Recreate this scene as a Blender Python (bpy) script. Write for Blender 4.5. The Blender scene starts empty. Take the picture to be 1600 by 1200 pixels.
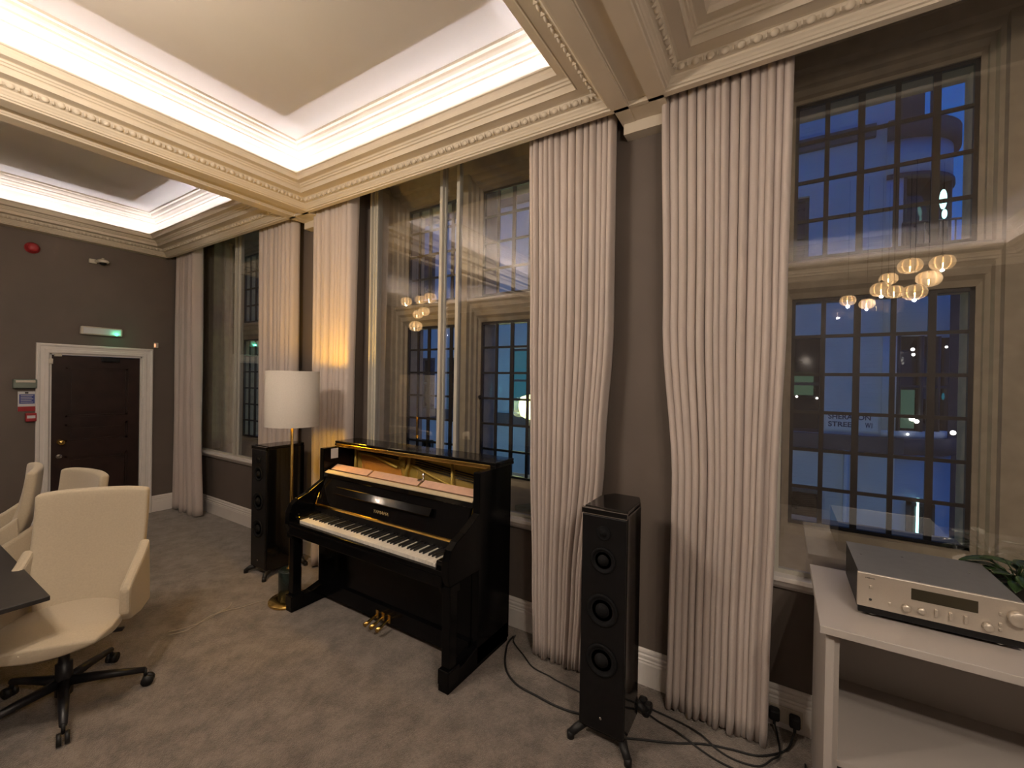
import bpy, bmesh, math, random
from mathutils import Vector, Matrix
random.seed(7)
C = bpy.context.scene.collection
SC = bpy.context.scene
PI = math.pi

# ------------------------------------------------------------------ camera
def make_camera():
    yaw, pitch, roll = (math.radians(a) for a in (32.058, -0.35, 0.978))
    f = Vector((-math.sin(yaw) * math.cos(pitch), math.cos(yaw) * math.cos(pitch), math.sin(pitch)))
    r0 = Vector((math.cos(yaw), math.sin(yaw), 0))
    u0 = r0.cross(f)
    r = r0 * math.cos(roll) + u0 * math.sin(roll)
    u = -r0 * math.sin(roll) + u0 * math.cos(roll)
    cd = bpy.data.cameras.new('camera')
    cd.sensor_width = 36
    cd.lens = 668.6 / 1600 * 36
    cd.clip_start = 0.02
    co = bpy.data.objects.new('camera', cd)
    m = Matrix((r, u, -f)).transposed().to_4x4()
    m.translation = (0, 0, 1.75)
    co.matrix_world = m
    C.objects.link(co)
    SC.camera = co
make_camera()

# ------------------------------------------------------------------ view, world, big lights
SC.view_settings.view_transform = 'Standard'
SC.view_settings.look = 'None'
SC.view_settings.gamma = 1
SC.view_settings.use_curve_mapping = False
SC.view_settings.exposure = 0.9
FILL = 2.6      # warm ceiling pendants and the added mid-room fill
COVE = 0.75      # cool LED strips in the coffers

w = bpy.data.worlds.new('dusk')
SC.world = w
w.use_nodes = True
nt = w.node_tree
bg = nt.nodes['Background']
tc = nt.nodes.new('ShaderNodeTexCoord')
sx = nt.nodes.new('ShaderNodeSeparateXYZ')
cr = nt.nodes.new('ShaderNodeValToRGB')
nt.links.new(tc.outputs['Generated'], sx.inputs[0])
nt.links.new(sx.outputs['Z'], cr.inputs[0])
nt.links.new(cr.outputs[0], bg.inputs[0])
cr.color_ramp.elements[0].position = 0.0
cr.color_ramp.elements[0].color = (0.006, 0.07, 0.27, 1)
cr.color_ramp.elements[1].position = 0.7
cr.color_ramp.elements[1].color = (0.003, 0.05, 0.225, 1)
bg.inputs[1].default_value = 1.0

def area(name, loc, rot, sx_, sy_, power, col):
    l = bpy.data.lights.new(name, 'AREA')
    l.shape = 'RECTANGLE'
    l.size = sx_; l.size_y = sy_
    l.energy = power; l.color = col
    o = bpy.data.objects.new(name, l)
    o.location = loc; o.rotation_euler = rot
    C.objects.link(o)
    return o

def point(name, loc, power, col, rad=0.03):
    l = bpy.data.lights.new(name, 'POINT')
    l.energy = power; l.color = col; l.shadow_soft_size = rad
    o = bpy.data.objects.new(name, l)
    o.location = loc
    C.objects.link(o)
    return o

# coffer rectangles at the lower cornice edge, z = Z0
Z0 = 3.26
Y_WALL = -2.22           # near edge of the coffers (behind the camera)
Y_PEL = 2.305
COFFERS = [(-6.70, -3.974), (-3.678, -0.81), (-0.542, 2.45)]
for (x0, x1) in COFFERS:
    d, z = 0.215, 3.402
    cx, cy = (x0 + x1) / 2, (Y_WALL + Y_PEL) / 2
    lx, ly = x1 - x0 - 2 * d, Y_PEL - Y_WALL - 2 * d
    col = (0.93, 0.90, 1.0)
    P = 20 * COVE
    area('cove_led', (cx, Y_PEL - d, z), (PI, 0, 0), lx, 0.02, P * lx, col)
    area('cove_led', (cx, Y_WALL + d, z), (PI, 0, 0), lx, 0.02, P * lx, col)
    area('cove_led', (x0 + d, cy, z), (PI, 0, 0), 0.02, ly, P * ly, col)
    area('cove_led', (x1 - d, cy, z), (PI, 0, 0), 0.02, ly, P * ly, col)

# ------------------------------------------------------------------ materials
def mat(name, col, rough=0.6, metal=0.0, spec=0.5, coat=0.0, noise=None, bump=None, emit=None, wave=None, sheen=0):
    m = bpy.data.materials.new(name)
    m.use_nodes = True
    n = m.node_tree.nodes; L = m.node_tree.links
    b = n['Principled BSDF']
    b.inputs['Base Color'].default_value = (*col, 1)
    b.inputs['Roughness'].default_value = rough
    b.inputs['Metallic'].default_value = metal
    b.inputs['Specular IOR Level'].default_value = spec
    b.inputs['Coat Weight'].default_value = coat
    b.inputs['Coat Roughness'].default_value = 0.04
    if sheen: b.inputs['Sheen Weight'].default_value = sheen
    tc = n.new('ShaderNodeTexCoord')
    if noise:
        sc, amt = noise[:2]
        t = n.new('ShaderNodeTexNoise'); t.inputs['Scale'].default_value = sc
        t.inputs['Detail'].default_value = 5
        L.new(tc.outputs['Object'], t.inputs['Vector'])
        r = n.new('ShaderNodeValToRGB')
        r.color_ramp.elements[0].position = 0.3; r.color_ramp.elements[1].position = 0.7
        r.color_ramp.elements[0].color = (*[c * (1 - amt) for c in col], 1)
        r.color_ramp.elements[1].color = (*[min(1, c * (1 + amt)) for c in col], 1)
        L.new(t.outputs['Fac'], r.inputs[0]); L.new(r.outputs[0], b.inputs['Base Color'])
    if bump:
        sc, st, di = bump
        t = n.new('ShaderNodeTexNoise'); t.inputs['Scale'].default_value = sc
        t.inputs['Detail'].default_value = 3
        L.new(tc.outputs['Object'], t.inputs['Vector'])
        bp = n.new('ShaderNodeBump'); bp.inputs['Strength'].default_value = st
        bp.inputs['Distance'].default_value = di
        L.new(t.outputs['Fac'], bp.inputs['Height']); L.new(bp.outputs[0], b.inputs['Normal'])
    if emit:
        b.inputs['Emission Color'].default_value = (*emit[0], 1)
        b.inputs['Emission Strength'].default_value = emit[1]
    return m

def glass(name, tint=(1, 1, 1), f0=0.05):
    m = bpy.data.materials.new(name)
    m.use_nodes = True
    n = m.node_tree.nodes; L = m.node_tree.links
    n.clear()
    out = n.new('ShaderNodeOutputMaterial')
    mx = n.new('ShaderNodeMixShader')
    tr = n.new('ShaderNodeBsdfTransparent'); tr.inputs[0].default_value = (*tint, 1)
    gl = n.new('ShaderNodeBsdfGlossy'); gl.inputs['Roughness'].default_value = 0.0
    g = n.new('ShaderNodeNewGeometry')
    dt = n.new('ShaderNodeVectorMath'); dt.operation = 'DOT_PRODUCT'
    L.new(g.outputs['Incoming'], dt.inputs[0]); L.new(g.outputs['Normal'], dt.inputs[1])
    ab = n.new('ShaderNodeMath'); ab.operation = 'ABSOLUTE'; L.new(dt.outputs['Value'], ab.inputs[0])
    s1 = n.new('ShaderNodeMath'); s1.operation = 'SUBTRACT'; s1.inputs[0].default_value = 1; L.new(ab.outputs[0], s1.inputs[1])
    pw = n.new('ShaderNodeMath'); pw.operation = 'POWER'; pw.inputs[1].default_value = 5; L.new(s1.outputs[0], pw.inputs[0])
    ma = n.new('ShaderNodeMath'); ma.operation = 'MULTIPLY_ADD'
    ma.inputs[1].default_value = 1 - f0; ma.inputs[2].default_value = f0; L.new(pw.outputs[0], ma.inputs[0])
    L.new(ma.outputs[0], mx.inputs[0]); L.new(tr.outputs[0], mx.inputs[1]); L.new(gl.outputs[0], mx.inputs[2])
    L.new(mx.outputs[0], out.inputs[0])
    return m

M = dict(
    wall=mat('taupe_wall_paint', (0.125, 0.100, 0.085), 0.75, noise=(3, 0.06), bump=(60, 0.15, 0.002)),
    plaster=mat('cream_plaster', (0.60, 0.53, 0.43), 0.6, noise=(5, 0.04), bump=(40, 0.1, 0.002)),
    coffer=mat('white_plaster', (0.44, 0.405, 0.36), 0.6),
    stone=mat('stone', (0.44, 0.37, 0.27), 0.8, noise=(14, 0.12), bump=(30, 0.25, 0.004)),
    white=mat('white_gloss_paint', (0.74, 0.70, 0.67), 0.4, noise=(8, 0.03)),
    curtain=mat('taupe_curtain_cloth', (0.52, 0.45, 0.415), 0.9, noise=(300, 0.04), bump=(600, 0.15, 0.001), sheen=0.2),
    black=mat('black_lacquer', (0.003, 0.003, 0.0035), 0.09, spec=0.35, coat=0.15, noise=(3, 0.2)),
    sidelacquer=mat('deep_black_lacquer', (0.003, 0.003, 0.0035), 0.16, spec=0.14, noise=(3, 0.2)),
    creamstrip=mat('cream_felt_strip', (0.62, 0.52, 0.36), 0.5, noise=(30, 0.05)),
    satin=mat('black_satin', (0.005, 0.005, 0.006), 0.4, spec=0.3, noise=(20, 0.2)),
    cone=mat('speaker_cone', (0.008, 0.008, 0.009), 0.75, spec=0.12, noise=(40, 0.1)),
    rubber=mat('black_rubber', (0.008, 0.008, 0.009), 0.55, noise=(40, 0.2)),
    ivory=mat('ivory_key', (0.72, 0.68, 0.62), 0.3, noise=(4, 0.02)),
    brass=mat('brass', (0.75, 0.50, 0.15), 0.22, 1.0, noise=(20, 0.05)),
    goldplate=mat('gilded_iron', (0.62, 0.44, 0.10), 0.42, 0.35, noise=(12, 0.12), bump=(50, 0.2, 0.002)),
    strings=mat('steel_string', (0.30, 0.24, 0.15), 0.35, 0.9, noise=(30, 0.1)),
    pins=mat('tuning_pin_steel', (0.05, 0.045, 0.04), 0.4, 0.9, noise=(30, 0.1)),
    sounding=mat('orange_spruce', (0.80, 0.36, 0.09), 0.5, noise=(6, 0.1)),
    pinkwood=mat('pale_pink_wood', (0.66, 0.42, 0.31), 0.55, noise=(25, 0.06)),
    redfelt=mat('red_felt', (0.22, 0.02, 0.03), 0.9, noise=(60, 0.2)),
    chrome=mat('chrome', (0.75, 0.74, 0.72), 0.12, 1.0, noise=(10, 0.03)),
    shade=mat('white_linen_shade', (0.50, 0.46, 0.41), 0.85, noise=(150, 0.05)),
    green=mat('dark_green_marble', (0.012, 0.020, 0.018), 0.25, noise=(12, 0.5)),
    cream=mat('cream_upholstery', (0.44, 0.37, 0.27), 0.8, noise=(120, 0.05), bump=(300, 0.15, 0.001), sheen=0.2),
    plastic=mat('black_plastic', (0.010, 0.010, 0.013), 0.4, noise=(20, 0.2)),
    tabletop=mat('charcoal_laminate', (0.022, 0.019, 0.018), 0.5, noise=(60, 0.15)),
    door=mat('dark_mahogany', (0.022, 0.010, 0.008), 0.35, noise=(8, 0.35)),
    cab=mat('white_laminate', (0.42, 0.385, 0.36), 0.45, noise=(5, 0.02)),
    silver=mat('champagne_aluminium', (0.56, 0.50, 0.43), 0.38, 0.55, noise=(200, 0.03)),
    greymetal=mat('grey_steel_lid', (0.13, 0.128, 0.128), 0.6, 0.1, noise=(30, 0.05)),
    disp=mat('smoked_display', (0.035, 0.03, 0.018), 0.15, noise=(5, 0.1)),
    red=mat('red_plastic', (0.32, 0.02, 0.025), 0.4, noise=(20, 0.1)),
    offwhite=mat('off_white_plastic', (0.55, 0.50, 0.42), 0.45, noise=(20, 0.03)),
    greybox=mat('grey_green_plastic', (0.16, 0.19, 0.16), 0.4, noise=(20, 0.05)),
    blue=mat('blue_print', (0.04, 0.06, 0.25), 0.5, noise=(20, 0.05)),
    paper=mat('paper_white', (0.6, 0.6, 0.62), 0.6, noise=(20, 0.03)),
    greenled=mat('green_lamp', (0.02, 0.4, 0.15), 0.4, emit=((0.05, 1.0, 0.45), 5.0), noise=(20, 0.1)),
    redled=mat('amber_lamp', (0.5, 0.1, 0.05), 0.4, emit=((1.0, 0.25, 0.12), 1.5), noise=(20, 0.1)),
    lead=mat('black_lead_came', (0.012, 0.012, 0.014), 0.5, 0.3, noise=(20, 0.3)),
    frame=mat('pale_grey_frame', (0.50, 0.48, 0.42), 0.4, noise=(10, 0.03)),
    glass=glass('window_glass', f0=0.19),
    glass2=glass('leaded_glass', (0.97, 0.98, 0.99), f0=0.03),
    clear=glass('clear_glass', (0.9, 0.95, 0.92), f0=0.12),
    leaf=mat('plant_leaf', (0.022, 0.05, 0.012), 0.4, noise=(20, 0.3)),
    soil=mat('dark_pot', (0.02, 0.018, 0.016), 0.6, noise=(30, 0.3)),
    facade=mat('white_painted_brick', (0.50, 0.52, 0.56), 0.8, noise=(2, 0.08)),
    facade_dark=mat('dark_stone_band', (0.07, 0.065, 0.07), 0.8, noise=(3, 0.2)),
    winframe=mat('dark_window_frame', (0.03, 0.03, 0.035), 0.5, noise=(10, 0.2)),
    nightglass=mat('night_window_pane', (0.015, 0.018, 0.02), 0.08, noise=(3, 0.3)),
    litglass=mat('lit_room_pane', (0.02, 0.03, 0.02), 0.2, emit=((0.10, 0.20, 0.12), 0.25), noise=(3, 0.3)),
    tealglass=mat('teal_lit_pane', (0.02, 0.03, 0.03), 0.2, emit=((0.03, 0.30, 0.40), 0.22), noise=(3, 0.3)),
    brightlit=mat('bright_lamp', (0.5, 0.6, 0.6), 0.4, emit=((0.45, 0.95, 0.90), 2.2), noise=(3, 0.1)),
    whitelit=mat('white_lamp', (0.5, 0.5, 0.5), 0.4, emit=((1.0, 0.95, 0.85), 3.0), noise=(3, 0.1)),
    yellowlit=mat('yellow_lantern_glass', (0.5, 0.5, 0.3), 0.4, emit=((0.95, 1.0, 0.35), 3.0), noise=(3, 0.1)),
    asphalt=mat('asphalt', (0.05, 0.05, 0.052), 0.85, noise=(10, 0.2)),
    petal=mat('frosted_amber_petal', (0.62, 0.50, 0.36), 0.35, noise=(8, 0.1), emit=((1.0, 0.62, 0.28), 0.55)),
    bulb=mat('glowing_bulb', (0.9, 0.8, 0.6), 0.4, noise=(5, 0.05), emit=((1.0, 0.72, 0.36), 14.0)),
    gold_letter=mat('gold_letter', (0.75, 0.60, 0.32), 0.3, 0.6, noise=(20, 0.05)),
    navy=mat('navy_letter', (0.02, 0.03, 0.09), 0.6, noise=(20, 0.1)),
    ink=mat('dark_ink', (0.03, 0.03, 0.03), 0.6, noise=(20, 0.1)),
    rope=mat('pale_cable', (0.40, 0.34, 0.28), 0.6, noise=(20, 0.1)),
)
# carpet: mottled pile
def carpet():
    m = bpy.data.materials.new('grey_brown_carpet'); m.use_nodes = True
    n = m.node_tree.nodes; L = m.node_tree.links; b = n['Principled BSDF']
    tc = n.new('ShaderNodeTexCoord')
    a = n.new('ShaderNodeTexNoise'); a.inputs['Scale'].default_value = 7; a.inputs['Detail'].default_value = 4; a.inputs['Roughness'].default_value = 0.65
    f = n.new('ShaderNodeTexNoise'); f.inputs['Scale'].default_value = 55; f.inputs['Detail'].default_value = 6; f.inputs['Roughness'].default_value = 0.8
    for t in (a, f): L.new(tc.outputs['Object'], t.inputs['Vector'])
    mx = n.new('ShaderNodeMath'); mx.operation = 'MULTIPLY_ADD'; mx.inputs[1].default_value = 0.55
    L.new(a.outputs['Fac'], mx.inputs[0])
    s = n.new('ShaderNodeMath'); s.operation = 'MULTIPLY'; s.inputs[1].default_value = 0.5
    L.new(f.outputs['Fac'], s.inputs[0]); L.new(s.outputs[0], mx.inputs[2])
    r = n.new('ShaderNodeValToRGB')
    r.color_ramp.elements[0].position = 0.42; r.color_ramp.elements[0].color = (0.108, 0.087, 0.071, 1)
    r.color_ramp.elements[1].position = 0.62; r.color_ramp.elements[1].color = (0.235, 0.192, 0.160, 1)
    L.new(mx.outputs[0], r.inputs[0]); L.new(r.outputs[0], b.inputs['Base Color'])
    b.inputs['Roughness'].default_value = 0.95
    b.inputs['Sheen Weight'].default_value = 0.3
    g = n.new('ShaderNodeTexNoise'); g.inputs['Scale'].default_value = 160; g.inputs['Detail'].default_value = 4
    L.new(tc.outputs['Object'], g.inputs['Vector'])
    bp = n.new('ShaderNodeBump'); bp.inputs['Strength'].default_value = 0.8; bp.inputs['Distance'].default_value = 0.01
    L.new(g.outputs['Fac'], bp.inputs['Height']); L.new(bp.outputs[0], b.inputs['Normal'])
    return m
M['carpet'] = carpet()
# facade brick courses by bump
def brick(m):
    n = m.node_tree.nodes; L = m.node_tree.links; b = n['Principled BSDF']
    tc = n.new('ShaderNodeTexCoord'); mp = n.new('ShaderNodeMapping'); mp.inputs['Rotation'].default_value = (PI / 2, 0, 0)
    br = n.new('ShaderNodeTexBrick'); br.inputs['Scale'].default_value = 3.2
    br.inputs['Mortar Size'].default_value = 0.015
    L.new(tc.outputs['Object'], mp.inputs[0]); L.new(mp.outputs[0], br.inputs['Vector'])
    bp = n.new('ShaderNodeBump'); bp.inputs['Strength'].default_value = 0.6; bp.inputs['Distance'].default_value = 0.02; bp.invert = True
    L.new(br.outputs['Fac'], bp.inputs['Height']); L.new(bp.outputs[0], b.inputs['Normal'])
brick(M['facade'])

# ------------------------------------------------------------------ mesh helpers
class MB:
    def __init__(s):
        s.v = []; s.f = []; s.sm = []
    def add(s, vs, fs, smooth=False):
        o = len(s.v)
        s.v += [tuple(p) for p in vs]
        s.f += [tuple(i + o for i in f) for f in fs]
        s.sm += [smooth] * len(fs)
        return s
    def box(s, x0, x1, y0, y1, z0, z1):
        x0, x1 = min(x0, x1), max(x0, x1); y0, y1 = min(y0, y1), max(y0, y1); z0, z1 = min(z0, z1), max(z0, z1)
        return s.add([(x0, y0, z0), (x1, y0, z0), (x1, y1, z0), (x0, y1, z0), (x0, y0, z1), (x1, y0, z1), (x1, y1, z1), (x0, y1, z1)],
                     [(0, 3, 2, 1), (4, 5, 6, 7), (0, 1, 5, 4), (1, 2, 6, 5), (2, 3, 7, 6), (3, 0, 4, 7)])
    def rbox(s, x0, x1, y0, y1, z0, z1, r=0.006, seg=2):
        bm = bmesh.new()
        bmesh.ops.create_cube(bm, size=1)
        for v in bm.verts:
            v.co = Vector(((x0 + x1) / 2 + v.co.x * (x1 - x0), (y0 + y1) / 2 + v.co.y * (y1 - y0), (z0 + z1) / 2 + v.co.z * (z1 - z0)))
        bmesh.ops.bevel(bm, geom=bm.edges[:], offset=min(r, 0.45 * min(abs(x1 - x0), abs(y1 - y0), abs(z1 - z0))), segments=seg, affect='EDGES', profile=0.5)
        s.bm(bm); return s
    def bm(s, bm, smooth=False):
        bm.verts.index_update()
        s.add([v.co[:] for v in bm.verts], [[v.index for v in f.verts] for f in bm.faces], smooth)
        bm.free(); return s
    def prism(s, poly, axis, a, b):
        """poly: 2D points; axis x -> (y,z), y -> (x,z), z -> (x,y)"""
        def P(p, t):
            return {'x': (t, p[0], p[1]), 'y': (p[0], t, p[1]), 'z': (p[0], p[1], t)}[axis]
        n = len(poly)
        vs = [P(p, a) for p in poly] + [P(p, b) for p in poly]
        fs = [tuple(range(n)), tuple(range(2 * n - 1, n - 1, -1))] + [(i, i + n, (i + 1) % n + n, (i + 1) % n) for i in range(n)]
        return s.add(vs, fs)
    def lathe(s, prof, c=(0, 0, 0), n=32, axis='z', cap=True):
        vs = []; fs = []
        for (r, h) in prof:
            for k in range(n):
                a = 2 * PI * k / n
                p = (r * math.cos(a), r * math.sin(a), h)
                if axis == 'x': p = (p[2], p[0], p[1])
                if axis == 'y': p = (p[0], p[2], p[1])
                vs.append((c[0] + p[0], c[1] + p[1], c[2] + p[2]))
        for i in range(len(prof) - 1):
            for k in range(n):
                fs.append((i * n + k, i * n + (k + 1) % n, (i + 1) * n + (k + 1) % n, (i + 1) * n + k))
        if cap:
            fs.append(tuple(range(n - 1, -1, -1)))
            fs.append(tuple((len(prof) - 1) * n + k for k in range(n)))
        return s.add(vs, fs, True)
    def cyl(s, p0, p1, r0, r1=None, n=16):
        return s.tube([p0, p1], [r0, r0 if r1 is None else r1], n)
    def tube(s, pts, r, n=8):
        pts = [Vector(p) for p in pts]
        if not isinstance(r, (list, tuple)): r = [r] * len(pts)
        vs = []; fs = []; prev = None
        for i, p in enumerate(pts):
            t = (pts[min(i + 1, len(pts) - 1)] - pts[max(i - 1, 0)]).normalized()
            if prev is None:
                a = Vector((0, 0, 1)) if abs(t.z) < 0.9 else Vector((1, 0, 0))
                u = t.cross(a).normalized()
            else:
                u = (prev - t * prev.dot(t)).normalized()
            prev = u; w_ = t.cross(u)
            for k in range(n):
                a = 2 * PI * k / n
                vs.append(p + (u * math.cos(a) + w_ * math.sin(a)) * r[i])
        for i in range(len(pts) - 1):
            for k in range(n):
                fs.append((i * n + k, i * n + (k + 1) % n, (i + 1) * n + (k + 1) % n, (i + 1) * n + k))
        fs.append(tuple(range(n - 1, -1, -1))); fs.append(tuple((len(pts) - 1) * n + k for k in range(n)))
        return s.add(vs, fs, True)
    def ball(s, c, rx, ry=None, rz=None, nu=12, nv=8):
        ry = rx if ry is None else ry; rz = rx if rz is None else rz
        vs = [(c[0], c[1], c[2] - rz)]; fs = []
        for j in range(1, nv):
            t = -PI / 2 + PI * j / nv
            for k in range(nu):
                a = 2 * PI * k / nu
                vs.append((c[0] + rx * math.cos(t) * math.cos(a), c[1] + ry * math.cos(t) * math.sin(a), c[2] + rz * math.sin(t)))
        vs.append((c[0], c[1], c[2] + rz)); T = len(vs) - 1
        for k in range(nu):
            fs.append((0, 1 + (k + 1) % nu, 1 + k)); fs.append((T, T - nu + k, T - nu + (k + 1) % nu))
        for j in range(nv - 2):
            for k in range(nu):
                a = 1 + j * nu
                fs.append((a + k, a + (k + 1) % nu, a + nu + (k + 1) % nu, a + nu + k))
        return s.add(vs, fs, True)
    def grid(s, fn, nu, nv, smooth=True):
        vs = [fn(i / nu, j / nv) for j in range(nv + 1) for i in range(nu + 1)]
        fs = [(j * (nu + 1) + i, j * (nu + 1) + i + 1, (j + 1) * (nu + 1) + i + 1, (j + 1) * (nu + 1) + i) for j in range(nv) for i in range(nu)]
        return s.add(vs, fs, smooth)
    def build(s, name, material, parent=None, origin=None, bevel=0, solid=0):
        wp = WP(parent) if parent else Vector((0, 0, 0))
        if origin is None:
            if parent: origin = wp
            else:
                xs = [v[0] for v in s.v]; ys = [v[1] for v in s.v]; zs = [v[2] for v in s.v]
                origin = Vector(((min(xs) + max(xs)) / 2, (min(ys) + max(ys)) / 2, min(zs)))
        origin = Vector(origin)
        me = bpy.data.meshes.new(name)
        me.from_pydata([tuple(Vector(v) - origin) for v in s.v], [], s.f)
        me.polygons.foreach_set('use_smooth', s.sm)
        me.materials.append(material)
        bm = bmesh.new(); bm.from_mesh(me); bmesh.ops.recalc_face_normals(bm, faces=bm.faces[:]); bm.to_mesh(me); bm.free()
        me.update()
        o = bpy.data.objects.new(name, me)
        C.objects.link(o)
        o.location = origin - wp
        if parent: o.parent = parent
        if bevel:
            b = o.modifiers.new('bevel', 'BEVEL'); b.width = bevel; b.segments = 2; b.limit_method = 'ANGLE'; b.harden_normals = False
        if solid:
            b = o.modifiers.new('solid', 'SOLIDIFY'); b.thickness = solid; b.offset = 0
        return o

def WP(o):
    p = Vector((0, 0, 0))
    while o: p += o.location; o = o.parent
    return p

def tag(o, label=None, cat=None, group=None, kind=None):
    if label: o['label'] = label
    if cat: o['category'] = cat
    if group: o['group'] = group
    if kind: o['kind'] = kind
    return o

def thing(name, loc, label=None, cat=None, group=None, kind=None, rz=0):
    o = bpy.data.objects.new(name, None); C.objects.link(o)
    o.empty_display_size = 0.1
    o.location = loc; o.rotation_euler = (0, 0, rz)
    return tag(o, label, cat, group, kind)

def copy_tree(o, parent=None):
    c = o.copy(); C.objects.link(c)
    if parent: c.parent = parent
    for ch in [x for x in bpy.data.objects if x.parent == o]:
        copy_tree(ch, c)
    return c

def text(txt, name, material, parent, loc, rot, width=None, height=0.02, ext=0.0008, bold=0.0):
    cu = bpy.data.curves.new(name, 'FONT'); cu.body = txt; cu.size = 1.0; cu.extrude = 0.0
    cu.offset = bold
    to = bpy.data.objects.new('tmp_text', cu); C.objects.link(to)
    dg = bpy.context.evaluated_depsgraph_get(); dg.update()
    me = bpy.data.meshes.new_from_object(to.evaluated_get(dg))
    bpy.data.objects.remove(to)
    xs = [v.co.x for v in me.vertices]; ys = [v.co.y for v in me.vertices]
    sx_ = (width / (max(xs) - min(xs))) if width else height / (max(ys) - min(ys))
    sy_ = height / (max(ys) - min(ys))
    mx_, my_ = (min(xs) + max(xs)) / 2, (min(ys) + max(ys)) / 2
    for v in me.vertices: v.co = Vector(((v.co.x - mx_) * sx_, (v.co.y - my_) * sy_, 0))
    me.materials.clear(); me.materials.append(material)
    o = bpy.data.objects.new(name, me); C.objects.link(o)
    sm_ = o.modifiers.new('solid', 'SOLIDIFY'); sm_.thickness = ext; sm_.offset = 1
    if parent: o.parent = parent; o.location = Vector(loc) - WP(parent)
    else: o.location = loc
    o.rotation_euler = rot
    return o

# ================================================================== ROOM SHELL
XB = -6.79     # door wall face
XR = 2.62      # right wall face (out of view)
YN = -2.30     # near wall face (behind the camera)
YP = 2.54      # pier face
YG = 2.60      # secondary glazing plane
WINS = [(-6.62, -4.42), (-3.15, -1.25), (-0.06, 1.95)]   # openings in the window wall
SILL_Z = 0.72

tag(MB().box(XB - 0.3, XR + 0.3, YN - 0.3, 3.3, -0.12, 0).build('floor', M['carpet']), kind='structure')
# door wall with its opening
DY0, DY1, DZ = 1.285, 2.085, 1.975
wl = MB().box(XB - 0.2, XB, YN - 0.2, DY0, 0, 3.9).box(XB - 0.2, XB, DY1, 3.3, 0, 3.9).box(XB - 0.2, XB, DY0, DY1, DZ, 3.9)
tag(wl.build('wall_left', M['wall']), kind='structure')
tag(MB().box(XR, XR + 0.2, YN - 0.2, 3.3, 0, 3.9).build('wall_right', M['wall']), kind='structure')
tag(MB().box(XB - 0.2, XR + 0.2, YN - 0.2, YN, 0, 3.9).build('wall_near', M['wall']), kind='structure')
ww = MB()
edges = [XB] + [e for w_ in WINS for e in w_] + [XR]
for i in range(0, len(edges), 2):
    a, b = edges[i], edges[i + 1]
    if i == 0: ww.box(a, b, 2.62, 3.2, 0, 3.9)
    elif i == 6: ww.box(a, b, 2.62, 3.2, 0, 3.9)
    else:
        ww.box(a, b, 2.62, 3.2, 0, 3.9)
        ww.box(a + 0.12, b - 0.12, YP, 2.62, 0, 3.9)
for a, b in WINS: ww.box(a, b, 2.62, 3.2, 0, SILL_Z)
for a, b in WINS: ww.box(a, b, 2.75, 3.2, 3.62, 3.9)
tag(ww.build('wall_window', M['wall']), kind='structure')

# ceiling panels above coffers, with the solid plenum between
tag(MB().box(XB - 0.2, XR + 0.2, YN - 0.2, 3.3, 3.70, 3.85).build('ceiling', M['coffer']), kind='structure')

def ring(mb, x0, x1, y0, y1, prof, closed=False):
    n = len(prof)
    vs = []
    for (d, z) in prof:
        vs += [(x0 + d, y0 + d, z), (x1 - d, y0 + d, z), (x1 - d, y1 - d, z), (x0 + d, y1 - d, z)]
    fs = []
    for i in range(n if closed else n - 1):
        j = (i + 1) % n
        for k in range(4):
            fs.append((i * 4 + k, i * 4 + (k + 1) % 4, j * 4 + (k + 1) % 4, j * 4 + k))
    mb.add(vs, fs)

CORN = [(0.0, 3.26), (0.012, 3.26), (0.016, 3.268), (0.026, 3.270), (0.030, 3.280), (0.034, 3.283), (0.040, 3.292),
        (0.048, 3.300), (0.050, 3.308), (0.070, 3.316), (0.082, 3.328), (0.086, 3.340), (0.096, 3.342), (0.150, 3.342), (0.154, 3.340), (0.158, 3.340),
        (0.162, 3.366), (0.166, 3.372), (0.176, 3.374), (0.180, 3.384), (0.188, 3.387), (0.192, 3.396), (0.202, 3.400),
        (0.212, 3.404), (0.232, 3.412), (0.246, 3.424), (0.254, 3.436), (0.262, 3.438), (0.264, 3.446),
        (0.250, 3.446), (0.246, 3.425), (0.236, 3.400), (0.150, 3.396), (0.128, 3.410),
        (0.122, 3.47), (0.130, 3.53), (0.146, 3.575), (0.160, 3.592), (0.178, 3.597), (0.180, 3.608), (0.196, 3.612), (0.206, 3.628), (0.222, 3.640),
        (0.226, 3.652), (0.244, 3.655), (0.256, 3.668), (0.262, 3.682), (0.282, 3.685), (0.286, 3.705), (0.0, 3.705)]
for i, (x0, x1) in enumerate(COFFERS):
    mb = MB()
    ring(mb, x0, x1, Y_WALL, Y_PEL, CORN, closed=True)
    tag(mb.build('trim_%d' % (i + 1), M['plaster']), kind='structure')
# egg and dart band along each coffer
for i, (x0, x1) in enumerate(COFFERS):
    mb = MB()
    d, z = 0.074, 3.326
    def egg(x, y, along):
        rx, ry = (0.021, 0.014) if along == 'x' else (0.014, 0.021)
        mb.ball((x, y, z), rx, ry, 0.020, 8, 6)
        if along == 'x': mb.box(x + 0.030, x + 0.036, y - 0.012, y + 0.008, z - 0.018, z + 0.014)
        else: mb.box(x - 0.010, x + 0.010, y + 0.030, y + 0.036, z - 0.018, z + 0.014)
    nx = int((x1 - x0 - 0.16) / 0.066); ny = int((Y_PEL - Y_WALL - 0.16) / 0.066)
    for k in range(nx): egg(x0 + 0.1 + k * 0.066, Y_PEL - d, 'x')
    for k in range(ny):
        y = Y_WALL + 0.1 + k * 0.066
        if y < -0.6: continue
        egg(x0 + d, y, 'y'); egg(x1 - d, y, 'y')
    tag(mb.build('trim_%d' % (i + 4), M['plaster']), kind='structure')
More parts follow.
